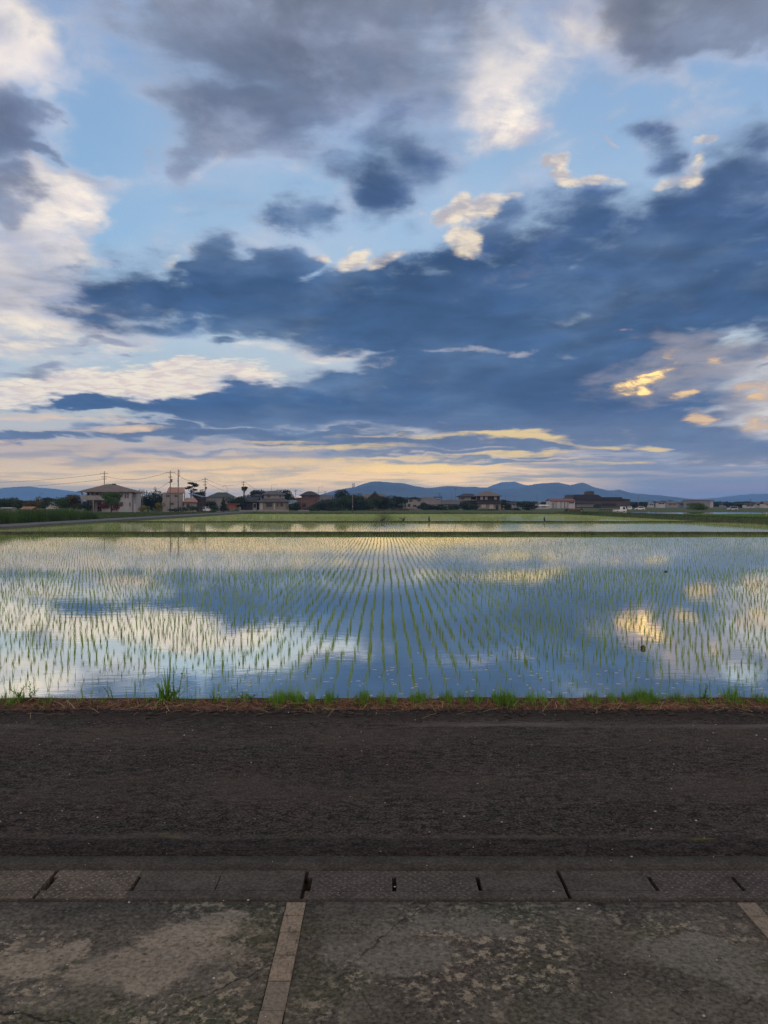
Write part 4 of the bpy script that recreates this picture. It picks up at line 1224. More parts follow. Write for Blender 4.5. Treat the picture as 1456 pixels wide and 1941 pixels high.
M['wire'] = simple('black_cable', lin(0.02, 0.02, 0.02), 0.6, 0.1, 1.0, fine=False)
M['red_door'] = simple('red_orange_panel', lin(0.22, 0.09, 0.06), 0.7, 0.3, 1.0)
M['factory'] = simple('brown_cladding', lin(0.09, 0.07, 0.06), 0.85, 0.25, 0.12)
M['factory_dark'] = simple('dark_louvre', lin(0.03, 0.028, 0.03), 0.8, 0.2, 0.3)
M['block'] = simple('block_wall', lin(0.24, 0.23, 0.23), 0.9, 0.25, 0.6)

class Ctx:
    """local frame of one building: source pixel columns/rows of its front become metres at its distance"""
    def __init__(self, name, label, cat, px, Y, group=None, rz=0.0, base=0.0):
        self.s = Y / FPX; self.px = px; self.base = base
        self.root = thing(name, label, cat, (at(px, Y).x, Y, base), rz, group)
    def X(self, px): return (px - self.px) * self.s
    def Z(self, py): return CAM_H - (py - 957) * self.s - self.base
    def part(self, name, mb, mat, parent=None, smooth=False): return mb.build(name, M[mat], parent or self.root, smooth=smooth)
    def box(self, name, x0, x1, top, bot, y0, y1, mat, parent=None):
        zb = 0.0 if bot is None else self.Z(bot)
        return self.part(name, MB().box(self.X(x0), self.X(x1), y0, y1, zb, self.Z(top)), mat, parent)
    def win(self, x0, x1, top, bot, yf=0.0, mat='glass', frame='frame', mull=1):
        a, b, t, u = self.X(x0), self.X(x1), self.Z(top), self.Z(bot)
        g = MB().box(a, b, yf - 0.03, yf + 0.03, u, t)
        w = self.part('window', g, mat)
        f = 0.06
        m = MB().box(a - f, a, yf - 0.07, yf + 0.02, u - f, t + f).box(b, b + f, yf - 0.07, yf + 0.02, u - f, t + f)
        m.box(a, b, yf - 0.07, yf + 0.02, t, t + f).box(a, b, yf - 0.1, yf + 0.02, u - f, u)
        for i in range(mull):
            xm = a + (b - a) * (i + 1) / (mull + 1)
            m.box(xm - 0.025, xm + 0.025, yf - 0.06, yf - 0.035, u, t)
        self.part('frame', m, frame, w)
        return w
    def hip(self, x0, x1, y0, y1, eave, apex, r0, r1, mat, th=0.2, name='roof'):
        return self.part(name, MB().hip(self.X(x0), self.X(x1), y0, y1, self.Z(eave), self.Z(apex), self.X(r0), self.X(r1), th), mat)

def houses():
    # 1 ---- big hip-roofed house with the long balcony
    h = Ctx('house', 'large pale house with a wide brown hip roof and a long first floor balcony', 'house', 200, 235)
    D = 9.5
    h.box('wall', 225, 249, 933, None, 0, D, 'wall_pale')
    h.box('wall', 190, 224.9, 933, None, 1.2, D, 'wall_beige')
    h.box('wall', 158, 189.9, 933, None, 2.6, D, 'wall_rose')
    rf = h.hip(148, 252, -1.1, D + 1.0, 932, 916.8, 192, 206, 'roof_brown')
    h.part('ridge_cap', MB().box(h.X(203), h.X(209), D / 2 - 0.5, D / 2 + 0.5, h.Z(918), h.Z(916)), 'roof_dark', rf)
    bal = h.box('balcony', 154, 199, 946.5, 948, -0.4, 2.55, 'wall_beige')
    h.part('railing', MB().box(h.X(154), h.X(199), -0.45, -0.3, h.Z(946.4), h.Z(939)), 'wall_beige', bal)
    for p in (155, 171, 176.5):
        h.part('post', MB().box(h.X(p), h.X(p) + 0.28, -0.28, 0.0, 0 if p > 172 or p < 160 else h.Z(939), h.Z(948) if p > 172 else h.Z(933)), 'wall_beige')
    h.win(172, 186, 934.5, 946, 2.6, mull=2); h.win(160, 168, 935, 946, 2.6)
    h.win(158.5, 173, 950, 969, 2.6, mull=2); h.win(179, 187, 951, 969, 2.6)
    h.win(229.5, 232.5, 934.5, 941); h.win(237, 238.8, 934, 944); h.win(242, 243.6, 934, 944); h.win(228.5, 233, 952, 959.5)
    h.win(245.2, 247.4, 952.5, 959, mat='red_door', mull=0)
    c = Ctx('carport', 'thin steel carport frame beside the pale house with the hip roof', 'carport', 260, 236)
    c.part('beam', MB().box(c.X(250.5), c.X(271), 0, 3.5, c.Z(934.6), c.Z(933.2)), 'steel')
    for p in (251.5, 270):
        c.part('post', MB().box(c.X(p), c.X(p) + 0.14, 0, 0.14, 0, c.Z(934.6)), 'steel')
    c = Ctx('post', 'short white post standing right of the pale hip roofed house', 'post', 255.5, 228)
    c.part('shaft', MB().box(-0.17, 0.17, -0.1, 0.1, 0, c.Z(956), 0.05), 'wall_white')
    c.part('cap', MB().box(-0.2, 0.2, -0.13, 0.13, c.Z(956), c.Z(955.4), 0.03), 'wall_white')

    # 2 ---- pink mansard house
    h = Ctx('house', 'rose grey house with a salmon coloured roof behind the two tall poles', 'house', 330, 245, rz=R(14))
    D = 7.0
    h.part('wall', MB().prism([(h.X(309), 0), (h.X(346), 0), (h.X(346), h.Z(933.5)), (h.X(309), h.Z(933.5))], 0, D), 'wall_rose')
    m = MB()
    xr = h.X(348)
    m.prism([(0.0, 0), (D, 0), (D, h.Z(938)), (D * 0.72, h.Z(925)), (D * 0.5, h.Z(922.5)), (D * 0.28, h.Z(925)), (0, h.Z(935))], 0, 0.3)
    m.v = [(xr + p[1], p[0], p[2]) for p in m.v]
    h.part('gable_wall', m, 'wall_rose')
    r = MB()
    r.quad((h.X(316), -0.35, h.Z(934)), (h.X(347.6), -0.35, h.Z(934)), (h.X(347.6), D * 0.42, h.Z(923.2)), (h.X(320), D * 0.42, h.Z(923.2)))
    r.quad((h.X(320), D * 0.42, h.Z(923.2)), (h.X(347.6), D * 0.42, h.Z(923.2)), (h.X(347.6), D + 0.3, h.Z(934)), (h.X(316), D + 0.3, h.Z(934)))
    r.tri((h.X(316), D + 0.3, h.Z(934)), (h.X(316), -0.35, h.Z(934)), (h.X(320), D * 0.42, h.Z(923.2)))
    h.part('roof', r, 'roof_pink')
    h.box('wing_wall', 349, 372, 951, None, -1.2, 4.5, 'wall_rose')
    h.part('wing_roof', MB().hip(h.X(346), h.X(374), -1.8, 5, h.Z(951), h.Z(943.5), h.X(352), h.X(368), 0.2), 'roof_pink')
    h.win(315.5, 322, 938.5, 941.5); h.win(331, 337.5, 938.5, 941.5); h.win(322, 329, 953, 957); h.win(353, 358, 955, 962, -1.2)
    # 3 ---- two storey grey hip-roofed house with its dark annex
    h = Ctx('house', 'two storey straw coloured house with stacked grey hip roofs', 'house', 516, 300)
    D = 8.5
    h.box('wall', 491, 542, 950.5, None, 0, D, 'wall_yellow')
    h.box('upper_wall', 499, 534, 937.5, 946, 1.6, D - 1.4, 'wall_beige')
    h.part('lower_roof', MB().skirt(h.X(487), h.X(546), -0.8, D + 0.8, h.Z(950.8), h.X(505), h.X(528), 3.2, D - 3, h.Z(941)), 'roof_grey')
    h.hip(494, 538, 0.9, D - 0.7, 937, 929.6, 509, 522, 'roof_grey')
    h.win(505, 511, 938.6, 942.5, 1.6); h.win(529, 532, 939, 942.5, 1.6)
    h.win(505, 516, 953, 960.5, mull=2); h.win(524.5, 527, 952, 960); h.win(532, 536.5, 952.5, 959.5); h.win(493, 498, 953, 966, mat='curtain'); h.win(519, 521.5, 953, 966, mat='curtain')
    h = Ctx('house', 'low dark timber house left of the straw coloured house', 'house', 472, 302)
    h.box('wall', 457, 487, 951, None, 0, 7, 'wall_dark')
    h.part('roof', MB().gable(h.X(454), h.X(489.5), -0.7, 7.7, h.Z(951), h.Z(942), 'x'), 'roof_dark')
    h.box('porch_wall', 479.5, 487, 953, None, -0.25, -0.02, 'wall_beige')
    h.win(481, 485.5, 955, 962, -0.25)
    h.win(461, 468, 955, 962)
    h = Ctx('house', 'small pale upper storey showing behind the dark timber house', 'house', 484, 325)
    h.box('wall', 479, 492, 940, None, 0, 6, 'wall_grey')
    h.hip(477, 494, -0.6, 6.6, 940, 936, 483, 488, 'roof_dark')
    h.win(481, 486, 942, 947)
    # 4 ---- red brown house
    h = Ctx('house', 'red brown two storey house under a dark hip roof', 'house', 586, 320)
    D = 8
    h.box('wall', 571.5, 603, 938.5, None, 0, D, 'wall_brick')
    h.hip(567.5, 606, -0.9, D + 0.9, 938.8, 930.8, 581, 590, 'roof_dark')
    h.box('wing_wall', 562, 571.3, 944.5, None, 0.6, D - 1, 'wall_brick')
    h.part('wing_roof', MB().box(h.X(561.2), h.X(571.4), 0.3, D - 0.8, h.Z(944.4), h.Z(943.4)), 'roof_dark')
    h.win(576.5, 585, 940.6, 947, mull=2); h.win(598.5, 601.5, 940.5, 952); h.win(573, 580, 953.5, 961, mull=2)
    h.part('downpipe', MB().box(h.X(571.6), h.X(572.2), -0.12, -0.02, 0, h.Z(939)), 'frame')
    h = Ctx('shed', 'small grey lean-to shed in front of the red brown house', 'shed', 607, 311)
    h.box('wall', 599, 615, 957, None, 0, 5, 'wall_grey')
    h.part('roof', MB().prism([(h.X(597.5), h.Z(954.5)), (h.X(616.5), h.Z(957)), (h.X(616.5), h.Z(956)), (h.X(597.5), h.Z(953.4))], -0.4, 5.4), 'roof_grey')
    h.win(602, 607, 959, 963)
    # behind and between
    h = Ctx('house', 'white gabled house partly hidden behind the red brown house', 'house', 616, 350)
    h.box('wall', 604, 628, 947, None, 0, 8, 'wall_white')
    h.part('roof', MB().gable(h.X(602), h.X(630), -0.6, 8.6, h.Z(947), h.Z(938), 'x'), 'roof_grey')
    h.win(608, 612, 949, 954)
    h = Ctx('shed', 'low shed with a blue grey roof left of the red brown house', 'shed', 554, 318)
    h.box('wall', 547, 562, 955, None, 0, 6, 'wall_dark')
    h.part('roof', MB().gable(h.X(545.5), h.X(563), -0.6, 6.6, h.Z(955), h.Z(947.5), 'x'), 'roof_blue')
    h.win(550, 555, 957.5, 962)
    h = Ctx('house', 'house with a long dark gable roof standing behind the tall tree clump', 'house', 708, 360)
    h.box('wall', 693, 728, 946, None, 0, 9, 'wall_grey')
    h.part('roof', MB().gable(h.X(690), h.X(731), -0.8, 9.8, h.Z(947), h.Z(936.5), 'x'), 'roof_brown')
    h.part('gable', MB().gable(h.X(698), h.X(724), -1.6, 3, h.Z(944), h.Z(930.5), 'y'), 'roof_dark')
    h.part('gable_wall', MB().prism([(h.X(701), h.Z(950)), (h.X(721), h.Z(950)), (h.X(721), h.Z(943.5)), (h.X(711), h.Z(932.5)), (h.X(701), h.Z(943.5))], -1.2, -0.9), 'wall_dark')
    h.win(695, 698, 948, 957)
    h = Ctx('house', 'house with a wide low roof peeping out left of the dark gable roof', 'house', 682, 365)
    h.box('wall', 672, 692, 944, None, 0, 8, 'wall_grey')
    h.part('roof', MB().gable(h.X(669), h.X(695), -0.8, 8.8, h.Z(944), h.Z(938), 'x'), 'roof_brown')
    h.win(686, 691, 946, 957, mat='curtain')
    # green roofed hall and long shed
    h = Ctx('hall', 'hall under a dark green hip roof behind the long grey shed', 'hall', 414, 285)
    h.box('wall', 396, 434, 941.5, None, 0, 10, 'wall_grey')
    h.hip(393, 437, -0.9, 10.9, 941.5, 932.8, 407, 425, 'roof_green')
    h.win(400, 405, 944, 949)
    h = Ctx('warehouse', 'long low grey warehouse with a flat roof behind the parked cars', 'warehouse', 407, 268)
    h.box('wall', 382, 432, 943, None, 0, 8, 'wall_grey')
    h.part('roof', MB().box(h.X(381), h.X(433), -0.3, 8.3, h.Z(943), h.Z(941.8)), 'steel')
    h.part('door', MB().box(h.X(386), h.X(395), -0.06, 0.0, 0.02, h.Z(950)), 'frame')
    h = Ctx('house', 'house with a pale lean roof between the pruned pine and the warehouse', 'house', 372, 262)
    h.box('wall', 361, 382, 943, None, 0, 6, 'wall_dark')
    h.part('roof', MB().prism([(h.X(358), h.Z(936)), (h.X(383), h.Z(942.5)), (h.X(383), h.Z(941.5)), (h.X(358), h.Z(934.8))], -0.5, 6.5), 'roof_blue')
    h.win(374, 381, 944, 953, mull=2)
    h = Ctx('shed', 'little red brown shed on legs beside the low wall', 'shed', 441, 240)
    h.part('wall', MB().box(h.X(431.5), h.X(446), 0, 2.4, h.Z(965), h.Z(956.5)), 'red_door')
    h.part('roof', MB().box(h.X(430.6), h.X(451), -0.3, 2.8, h.Z(956.4), h.Z(954.4)), 'roof_red')
    for p, y in ((432, 0.05), (445, 0.05), (432, 2.2), (449.6, 0.05), (449.6, 2.2)):
        h.part('leg', MB().box(h.X(p), h.X(p) + 0.13, y, y + 0.13, 0, h.Z(965) if p < 449 else h.Z(956.5)), 'wall_dark')
    # 5.. right hand cluster
    h = Ctx('house', 'stepped beige flat-roofed house right of the tall trees', 'house', 786, 345)
    h.box('wall', 771, 798, 953, None, 0, 8, 'wall_beige')
    h.box('upper_wall', 775, 797, 946, 953.05, 0.4, 8.2, 'wall_beige')
    h.part('roof', MB().box(h.X(773.5), h.X(800), -0.1, 8.6, h.Z(946), h.Z(944.6)), 'roof_dark')
    h.win(775.8, 782, 946.6, 951.5, 0.4); h.win(791, 797, 946.8, 950, 0.4); h.win(773, 778, 955, 960.5); h.win(783, 789, 957, 960.5)
    h = Ctx('house', 'grey house with an open roof terrace frame behind the long low house', 'house', 819, 372)
    h.box('wall', 799, 836, 945, None, 0, 8, 'wall_grey')
    h.part('parapet', MB().box(h.X(799), h.X(822), -0.1, 0.1, h.Z(945), h.Z(942)), 'wall_grey')
    h.part('terrace_frame', MB().box(h.X(823), h.X(838.5), 0, 4, h.Z(943), h.Z(941.6)).box(h.X(824), h.X(825), 0, 0.25, h.Z(945), h.Z(943)).box(h.X(836.5), h.X(837.5), 0, 0.25, 0, h.Z(943)), 'wall_dark')
    h.win(826, 834, 946.5, 950)
    h = Ctx('house', 'long low house with a brown tiled roof and pale veranda strip', 'house', 822, 338)
    h.box('wall', 806, 839, 956, None, 0, 7, 'wall_dark')
    h.part('roof', MB().gable(h.X(803), h.X(842), -0.9, 7.9, h.Z(956), h.Z(947.5), 'x'), 'roof_brown')
    h.part('veranda', MB().box(h.X(811), h.X(830), -0.75, -0.05, h.Z(958.5), h.Z(956.6)), 'wall_white')
    h.win(812, 826, 960, 966, mull=3)
    h = Ctx('house', 'low house with a dark tiled roof and a pale garage front', 'house', 858, 336)
    h.box('wall', 841, 877, 957, None, 0, 7, 'wall_rose')
    h.part('roof', MB().gable(h.X(838), h.X(880), -0.9, 7.9, h.Z(955.5), h.Z(947.5), 'x'), 'roof_grey')
    h.win(846, 853, 958.5, 965, mat='curtain'); h.win(860, 867, 958.5, 963)
    h = Ctx('house', 'two storey house with a low hip roof left of the big house with two roofs', 'house', 887, 348)
    h.box('wall', 872, 904, 941, None, 0, 8, 'wall_beige')
    h.hip(868, 908, -1, 9, 941, 935.5, 880, 896, 'roof_dark')
    h.part('lower_roof', MB().skirt(h.X(870), h.X(907), -1.0, 8.6, h.Z(951), h.X(872), h.X(904), -0.02, 8, h.Z(948.6)), 'roof_dark')
    h.win(873.5, 880, 942.5, 947); h.win(893, 902, 942.5, 947, mull=2); h.win(884, 889, 953, 959)
    h = Ctx('house', 'big two storey house with a brown hip roof above a dark skirt roof', 'house', 928, 330)
    D = 9
    h.box('wall', 907, 950, 953, None, 0, D, 'wall_yellow')
    h.box('upper_wall', 908, 948, 939.5, 953.05, 0.9, D - 0.8, 'wall_dark')
    h.part('lower_roof', MB().skirt(h.X(903), h.X(953), -1.0, D + 0.9, h.Z(953.5), h.X(909), h.X(947), 0.88, D - 0.9, h.Z(948.6)), 'roof_dark')
    h.hip(902, 952, -0.6, D + 0.6, 939.8, 930.4, 921, 931, 'roof_brown')
    h.win(911, 916, 941.2, 947, 0.9, 'curtain'); h.win(920, 924.5, 941.5, 947, 0.9, 'curtain'); h.win(937.5, 942, 941.5, 947, 0.9, 'curtain')
    h.win(913, 921, 956, 962, mat='curtain'); h.win(928, 935.5, 956, 964, mat='curtain'); h.win(940, 945, 957, 967)
    # far right: white hall, factory, warehouse
    h = Ctx('hall', 'white panelled hall with a rust red roof edge left of the brown factory', 'hall', 1067, 480)
    h.box('wall', 1044, 1090, 949, None, 0, 14, 'wall_white')
    h.part('roof', MB().gable(h.X(1043), h.X(1091), -0.6, 14.6, h.Z(949), h.Z(945), 'x', 0.4), 'roof_red')
    for p in (1053.5, 1063, 1070, 1076):
        h.part('pier', MB().box(h.X(p), h.X(p) + 0.35, -0.25, -0.01, 0, h.Z(949.6)), 'roof_brown')
    h.part('door', MB().box(h.X(1046), h.X(1051), -0.1, -0.01, 0, h.Z(953)), 'wall_grey')
    h.win(1079, 1088, 951.5, 954, mull=3)
    h = Ctx('factory', 'large dark brown factory with a square roof turret', 'factory', 1140, 520)
    h.box('wall', 1085, 1140, 948, None, 0, 26, 'factory')
    h.part('roof', MB().prism([(h.X(1083), h.Z(948.2)), (h.X(1141), h.Z(948.2)), (h.X(1138), h.Z(940)), (h.X(1131), h.Z(937.4)), (h.X(1089), h.Z(937.4))], -0.8, 26), 'roof_dark')
    h.part('turret', MB().box(h.X(1116), h.X(1130), 5, 12, h.Z(938), h.Z(933.5)).prism([(h.X(1115), h.Z(933.5)), (h.X(1131), h.Z(933.5)), (h.X(1128), h.Z(930.5)), (h.X(1118), h.Z(930.5))], 4.6, 12.4), 'factory')
    h.box('wing_wall', 1140.2, 1181, 948.5, None, 3, 24, 'factory')
    h.part('wing_roof', MB().prism([(h.X(1140.3), h.Z(948.4)), (h.X(1186), h.Z(948.4)), (h.X(1180), h.Z(942.2)), (h.X(1140.3), h.Z(942.2))], 2.2, 24.6), 'roof_dark')
    h.box('end_wall', 1181.2, 1198, 948, None, 4, 22, 'factory')
    h.part('end_roof', MB().prism([(h.X(1181.2), h.Z(948)), (h.X(1199), h.Z(948)), (h.X(1196), h.Z(945.8)), (h.X(1184), h.Z(945))], 3.4, 22.4), 'roof_dark')
    h.part('louvre', MB().box(h.X(1090), h.X(1126), -0.2, -0.02, h.Z(955.5), h.Z(952.8)), 'factory_dark')
    h.part('louvre', MB().box(h.X(1142), h.X(1171), 2.7, 2.97, h.Z(959), h.Z(954)), 'factory_dark')
    h.part('door', MB().box(h.X(1126.5), h.X(1139), -0.2, -0.02, 0, h.Z(955)), 'factory_dark')
    h.part('canopy', MB().box(h.X(1092), h.X(1126), -2.2, -0.2, h.Z(956.6), h.Z(955.8)), 'wall_grey')
    h.win(1093, 1124, 957.4, 960.5, mat='curtain', mull=5)
    h = Ctx('warehouse', 'pale grey flat-roofed warehouse behind the round green bush at the right', 'warehouse', 1332, 620)
    h.box('wall', 1313, 1346, 949, None, 0, 20, 'wall_grey')
    h.box('side_wall', 1346.1, 1353, 949.5, None, 1, 19, 'wall_white')
    h.part('roof', MB().box(h.X(1312), h.X(1354), -0.4, 20.4, h.Z(949), h.Z(947.4)), 'steel')
    h.part('door', MB().box(h.X(1316), h.X(1322), -0.1, -0.01, 0, h.Z(953)), 'frame')
    specs = [
        (1246, 1262, 953, 950.5, 560, 'wall_white', 'roof_grey', 'small white house right of the brown factory', 'house'),
        (1264, 1284, 954, 950, 600, 'wall_rose', 'roof_brown', 'rose grey house second to the right of the brown factory', 'house'),
        (1286, 1308, 954, 951, 640, 'wall_grey', 'roof_grey', 'grey house left of the round green bush at the right', 'house'),
        (1229, 1241, 955, 952, 640, 'wall_white', 'roof_blue', 'tiny far white house just right of the thin pole by the factory', 'house'),
        (1413, 1431, 957, 953.6, 520, 'wall_white', 'roof_dark', 'white house with a wide dark roof near the right edge', 'house'),
        (1432, 1448, 955, 951.5, 560, 'wall_pale', 'roof_grey', 'pale house second from the right edge', 'house'),
        (1449, 1472, 955, 950, 545, 'wall_white', 'roof_brown', 'white house cut off by the right edge', 'house'),
        (1004, 1042, 959, 956.5, 430, 'wall_white', 'wall_white', 'long low whitish greenhouse between the dark bush and the white hall', 'greenhouse'),
        (1021, 1042, 953.5, 950, 640, 'wall_grey', 'roof_blue', 'far blue grey house behind the long greenhouse', 'house'),
        (962, 980, 955.5, 952, 560, 'wall_rose', 'roof_dark', 'far rose coloured house right of the big two roofed house', 'house'),
        (1372, 1400, 957, 954.5, 700, 'wall_grey', 'roof_grey', 'low far grey building behind the white van', 'building'),
        (0, 22, 963, 961.6, 200, 'block', 'block', 'low pale grey outbuilding at the far left edge above the reeds', 'shed'),
        (40, 63, 965, 960.2, 195, 'roof_pink', 'roof_pink', 'low pinkish roofed shed behind the reeds at the left', 'shed'),
        (86, 106, 954.5, 951.5, 420, 'wall_white', 'roof_blue', 'distant white house under the small dark trees at the left', 'house'),
        (764, 772, 958, 954.5, 350, 'wall_grey', 'roof_grey', 'small grey shed left of the stepped beige house', 'shed'),
        (742, 765, 957.5, 954.5, 352, 'wall_dark', 'roof_blue', 'low shed with a pale roof in front of the tree line', 'shed'),
    ]
    for (a, b, ev, ap, Y, wm, rm, lab, cat) in specs:
        c = (a + b) / 2
        h = Ctx(cat, lab, cat, c, Y)
        dp = min(12.0, (b - a) * h.s * 0.8)
        h.box('wall', a + 1, b - 1, ev, None, 0, dp, wm)
        h.part('roof', MB().gable(h.X(a), h.X(b), -0.5, dp + 0.5, h.Z(ev), h.Z(ap), 'x', 0.25), rm)
        if b - a > 9 and cat != 'shed':
            h.win(a + (b - a) * 0.2, a + (b - a) * 0.45, ev + 1, ev + 2.6); h.win(a + (b - a) * 0.6, a + (b - a) * 0.8, ev + 1, ev + 2.6)
    # low walls
    for (a, b, top, Y, lab) in ((488, 547, 967, 255, 'low pale block wall in front of the straw coloured house'),
                                (566, 586, 967.2, 262, 'short low block wall in front of the red brown house'),
                                (452, 486, 967.3, 258, 'low grey wall in front of the dark timber house'),
                                (410, 431, 967, 246, 'low pale wall left of the little red brown shed')):
        c = Ctx('wall', lab, 'wall', (a + b) / 2, Y)
        c.part('blocks', MB().box(c.X(a), c.X(b), 0, 0.2, 0, c.Z(top)), 'block')
        c.part('coping', MB().box(c.X(a) - 0.04, c.X(b) + 0.04, -0.04, 0.24, c.Z(top), c.Z(top) + 0.07), 'wall_white')
houses()

# ------------------------------------------------------------------ poles, lamps, wires
TOPS = {}
def util_pole(key, px, top, Y, label, arms=((0.4, 1.9), (1.5, 1.5)), transformer=None, r=0.16, wire_y=None, group='utility poles of the village', tilt=0.0):
    s = Y / FPX
    H = CAM_H - (top - 957) * s
    root = thing('utility_pole', label, 'utility pole', (at(px, Y).x, Y, 0), 0, group)
    MB().tube([(0, 0, -0.1), (tilt * 0.5, 0, H * 0.5), (tilt, 0, H)], [r, r * 0.85, r * 0.68], 10).build('shaft', M['pole'], root, smooth=True)
    for d, w in arms:
        am = MB().box(-w / 2, w / 2, -0.2, -0.1, H - d - 0.06, H - d + 0.06)
        a = am.build('crossarm', M['frame_dark'], root)
        for q in (-w / 2 + 0.1, -w / 6, w / 6, w / 2 - 0.1):
            MB().tube([(q, -0.15, H - d + 0.06), (q, -0.15, H - d + 0.16), (q, -0.15, H - d + 0.26)], [0.05, 0.085, 0.04], 8).build('insulator', M['wall_white'], a)
    if transformer:
        MB().tube([(0.36, 0, H - transformer - 0.9), (0.36, 0, H - transformer)], [0.3, 0.3], 12).build('transformer', M['steel'], root)
    TOPS[key] = (at(px, Y).x + tilt, Y, H)
    return root

util_pole('A', 198, 893, 262, 'utility pole rising behind the roof of the large hip roofed house', ((0.9, 2.6), (2.0, 2.0), (2.7, 1.6)))
util_pole('B', 323, 892, 233, 'utility pole with transformer in front of the salmon roofed house', ((0.7, 2.6), (2.0, 1.2), (3.6, 1.0)), 2.6)
util_pole('C', 389, 905, 268, 'utility pole with transformer right of the cloud pruned pine', ((0.7, 1.9), (1.6, 1.5), (2.6, 1.2)), 3.3)
util_pole('D', 461.5, 912, 330, 'utility pole with two short arms above the dark timber house', ((0.5, 1.9), (1.4, 1.5)))
util_pole('E', 294, 923, 330, 'short far utility pole left of the salmon roofed house', ((0.5, 1.9), (1.2, 1.4)), 1.2)
util_pole('F', 560.5, 928, 385, 'small far utility pole left of the red brown house', ((0.4, 1.8), (1.2, 1.4)))
util_pole('G', 616.5, 931, 400, 'small far utility pole above the white gabled house', ((0.4, 1.4),))
util_pole('H', 863, 924.5, 352, 'tall thin utility pole above the low house with the dark tiled roof', ((0.6, 1.8),))
util_pole('I', 856.5, 931, 400, 'thin utility pole just left of the tall one in the middle cluster', ())
util_pole('J', 833.5, 934, 395, 'far utility pole over the grey house with the terrace frame', ((0.5, 2.0), (1.4, 1.6)))
util_pole('K', 958, 936, 372, 'bare pole right of the big house with two roofs', ())
util_pole('L', 976.5, 940, 520, 'thin far pole above the dark bush right of the big house', ((0.5, 1.4),))
util_pole('N', 1070, 938, 470, 'pole standing in front of the white panelled hall', ((0.4, 1.2),))
util_pole('O', 1210, 938.5, 505, 'thin pole right of the brown factory', ((0.4, 1.0),))
util_pole('Q', 1303, 945, 560, 'thin pole left of the pale grey warehouse', ())
util_pole('S', 1423, 945.5, 500, 'pole with a crossarm near the right edge', ((0.5, 1.6), (1.4, 1.2)))
util_pole('T', 1018, 936.5, 600, 'thin far pole against the blue ridge above the greenhouse', ())
util_pole('U', 1274, 950, 700, 'tiny far pole over the rose grey house', ())

def thick_pole():
    Y = 231; s = Y / FPX; px = 338; H = CAM_H - (890 - 957) * s
    root = thing('mast', 'thick bare mast with a slim aerial beside its top, right of the transformer pole', 'mast', (at(px, Y).x, Y, 0))
    MB().tube([(0, 0, -0.1), (0, 0, H)], [0.2, 0.15], 12).build('shaft', M['pole'], root, smooth=True)
    a = MB().tube([(0.42, 0, H - 2.1), (0.42, 0, H - 0.1)], 0.05, 8).build('aerial', M['steel'], root)
    MB().box(0.1, 0.42, -0.04, 0.04, H - 1.8, H - 1.7).build('bracket', M['steel'], a)
    MB().box(-0.24, 0.24, -0.24, -0.14, H - 3.6, H - 3.4).build('step_band', M['frame_dark'], root)
    TOPS['M'] = (at(px, Y).x, Y, H)
thick_pole()

def lamp(px, top, Y, label, arm=1.0, r=0.07, globe=False, mat='steel'):
    s = Y / FPX; H = CAM_H - (top - 957) * s
    root = thing('street_lamp', label, 'street lamp', (at(px, Y).x, Y, 0), 0, 'street lamps')
    MB().tube([(0, 0, -0.1), (0, 0, H - 0.15)], [r, r * 0.7], 8).build('shaft', M[mat], root, smooth=True)
    if globe:
        MB().ball((0, 0, H), 0.28, 0.28, 0.3, 12, 8).build('lamp_head', M['wall_white'], root, smooth=True)
    else:
        MB().tube([(0, 0, H - 0.2), (arm * 0.5, 0, H), (arm, 0, H)], [0.04, 0.04, 0.035], 6).build('arm', M[mat], root)
        MB().box(arm - 0.05 if arm > 0 else arm - 0.5, arm + 0.5 if arm > 0 else arm + 0.05, -0.12, 0.12, H - 0.09, H + 0.05, 0.03).build('lamp_head', M[mat], root)
lamp(604, 923, 330, 'street lamp with an arm above the red brown house', 1.6)
lamp(430.5, 922, 300, 'street lamp with an arm to the left above the green roofed hall', -1.5)
lamp(304, 937, 250, 'globe lamp left of the salmon roofed house', globe=True)
lamp(76, 935, 330, 'thin far lamp over the trees at the left', 0.7)
lamp(514.5, 919, 345, 'curved lamp behind the straw coloured house', 2.0)
c = Ctx('post', 'slim pale post standing in front of the tall tree clump', 'post', 668.5, 214)
c.part('shaft', MB().tube([(0, 0, -0.1), (0, 0, c.Z(936))], [0.11, 0.08], 10), 'pole', smooth=True)
c.part('band', MB().box(-0.13, 0.13, -0.13, 0.13, 1.6, 1.8), 'wall_white')

def wire(a, b, sag, label, r=0.042):
    pa, pb = Vector(a), Vector(b)
    pts = []
    for i in range(17):
        t = i / 16
        p = pa.lerp(pb, t); p.z -= sag * 4 * t * (1 - t)
        pts.append(tuple(p))
    o = MB().tube(pts, r, 5).build('power_line', M['wire'])
    tag(o, label, 'power line', 'power lines between the poles')
def top(k, d=0.6, dx=0.0): x, y, z = TOPS[k]; return (x + dx, y, z - d)
wire((-150, 268, 9.9), top('A', 1.0, -1.2), 0.9, 'upper power line running off the left edge from the pole behind the hip roof')
wire((-150, 268, 7.6), top('A', 2.9, -0.8), 0.7, 'lower power line running off the left edge from the pole behind the hip roof')
wire(top('A', 1.9, 1.0), top('B', 0.6, -1.2), 1.5, 'sagging power line from the hip roof pole to the transformer pole')
wire(top('B', 0.6, 1.2), top('C', 0.8, -0.9), 1.4, 'power line from the transformer pole past the mast to the pole by the pine')
wire(top('E', 1.0), top('B', 3.4, -0.5), 0.5, 'power line rising from the short far pole to the transformer pole')
wire(top('C', 0.8, 0.9), top('D', 0.8, -0.8), 1.6, 'power line from the pole by the pine to the pole over the dark house')
wire(top('C', 2.0, 0.7), (at(431, 300).x, 300, 7.4), 0.3, 'short power line dropping right from the pole by the pine to a lamp')
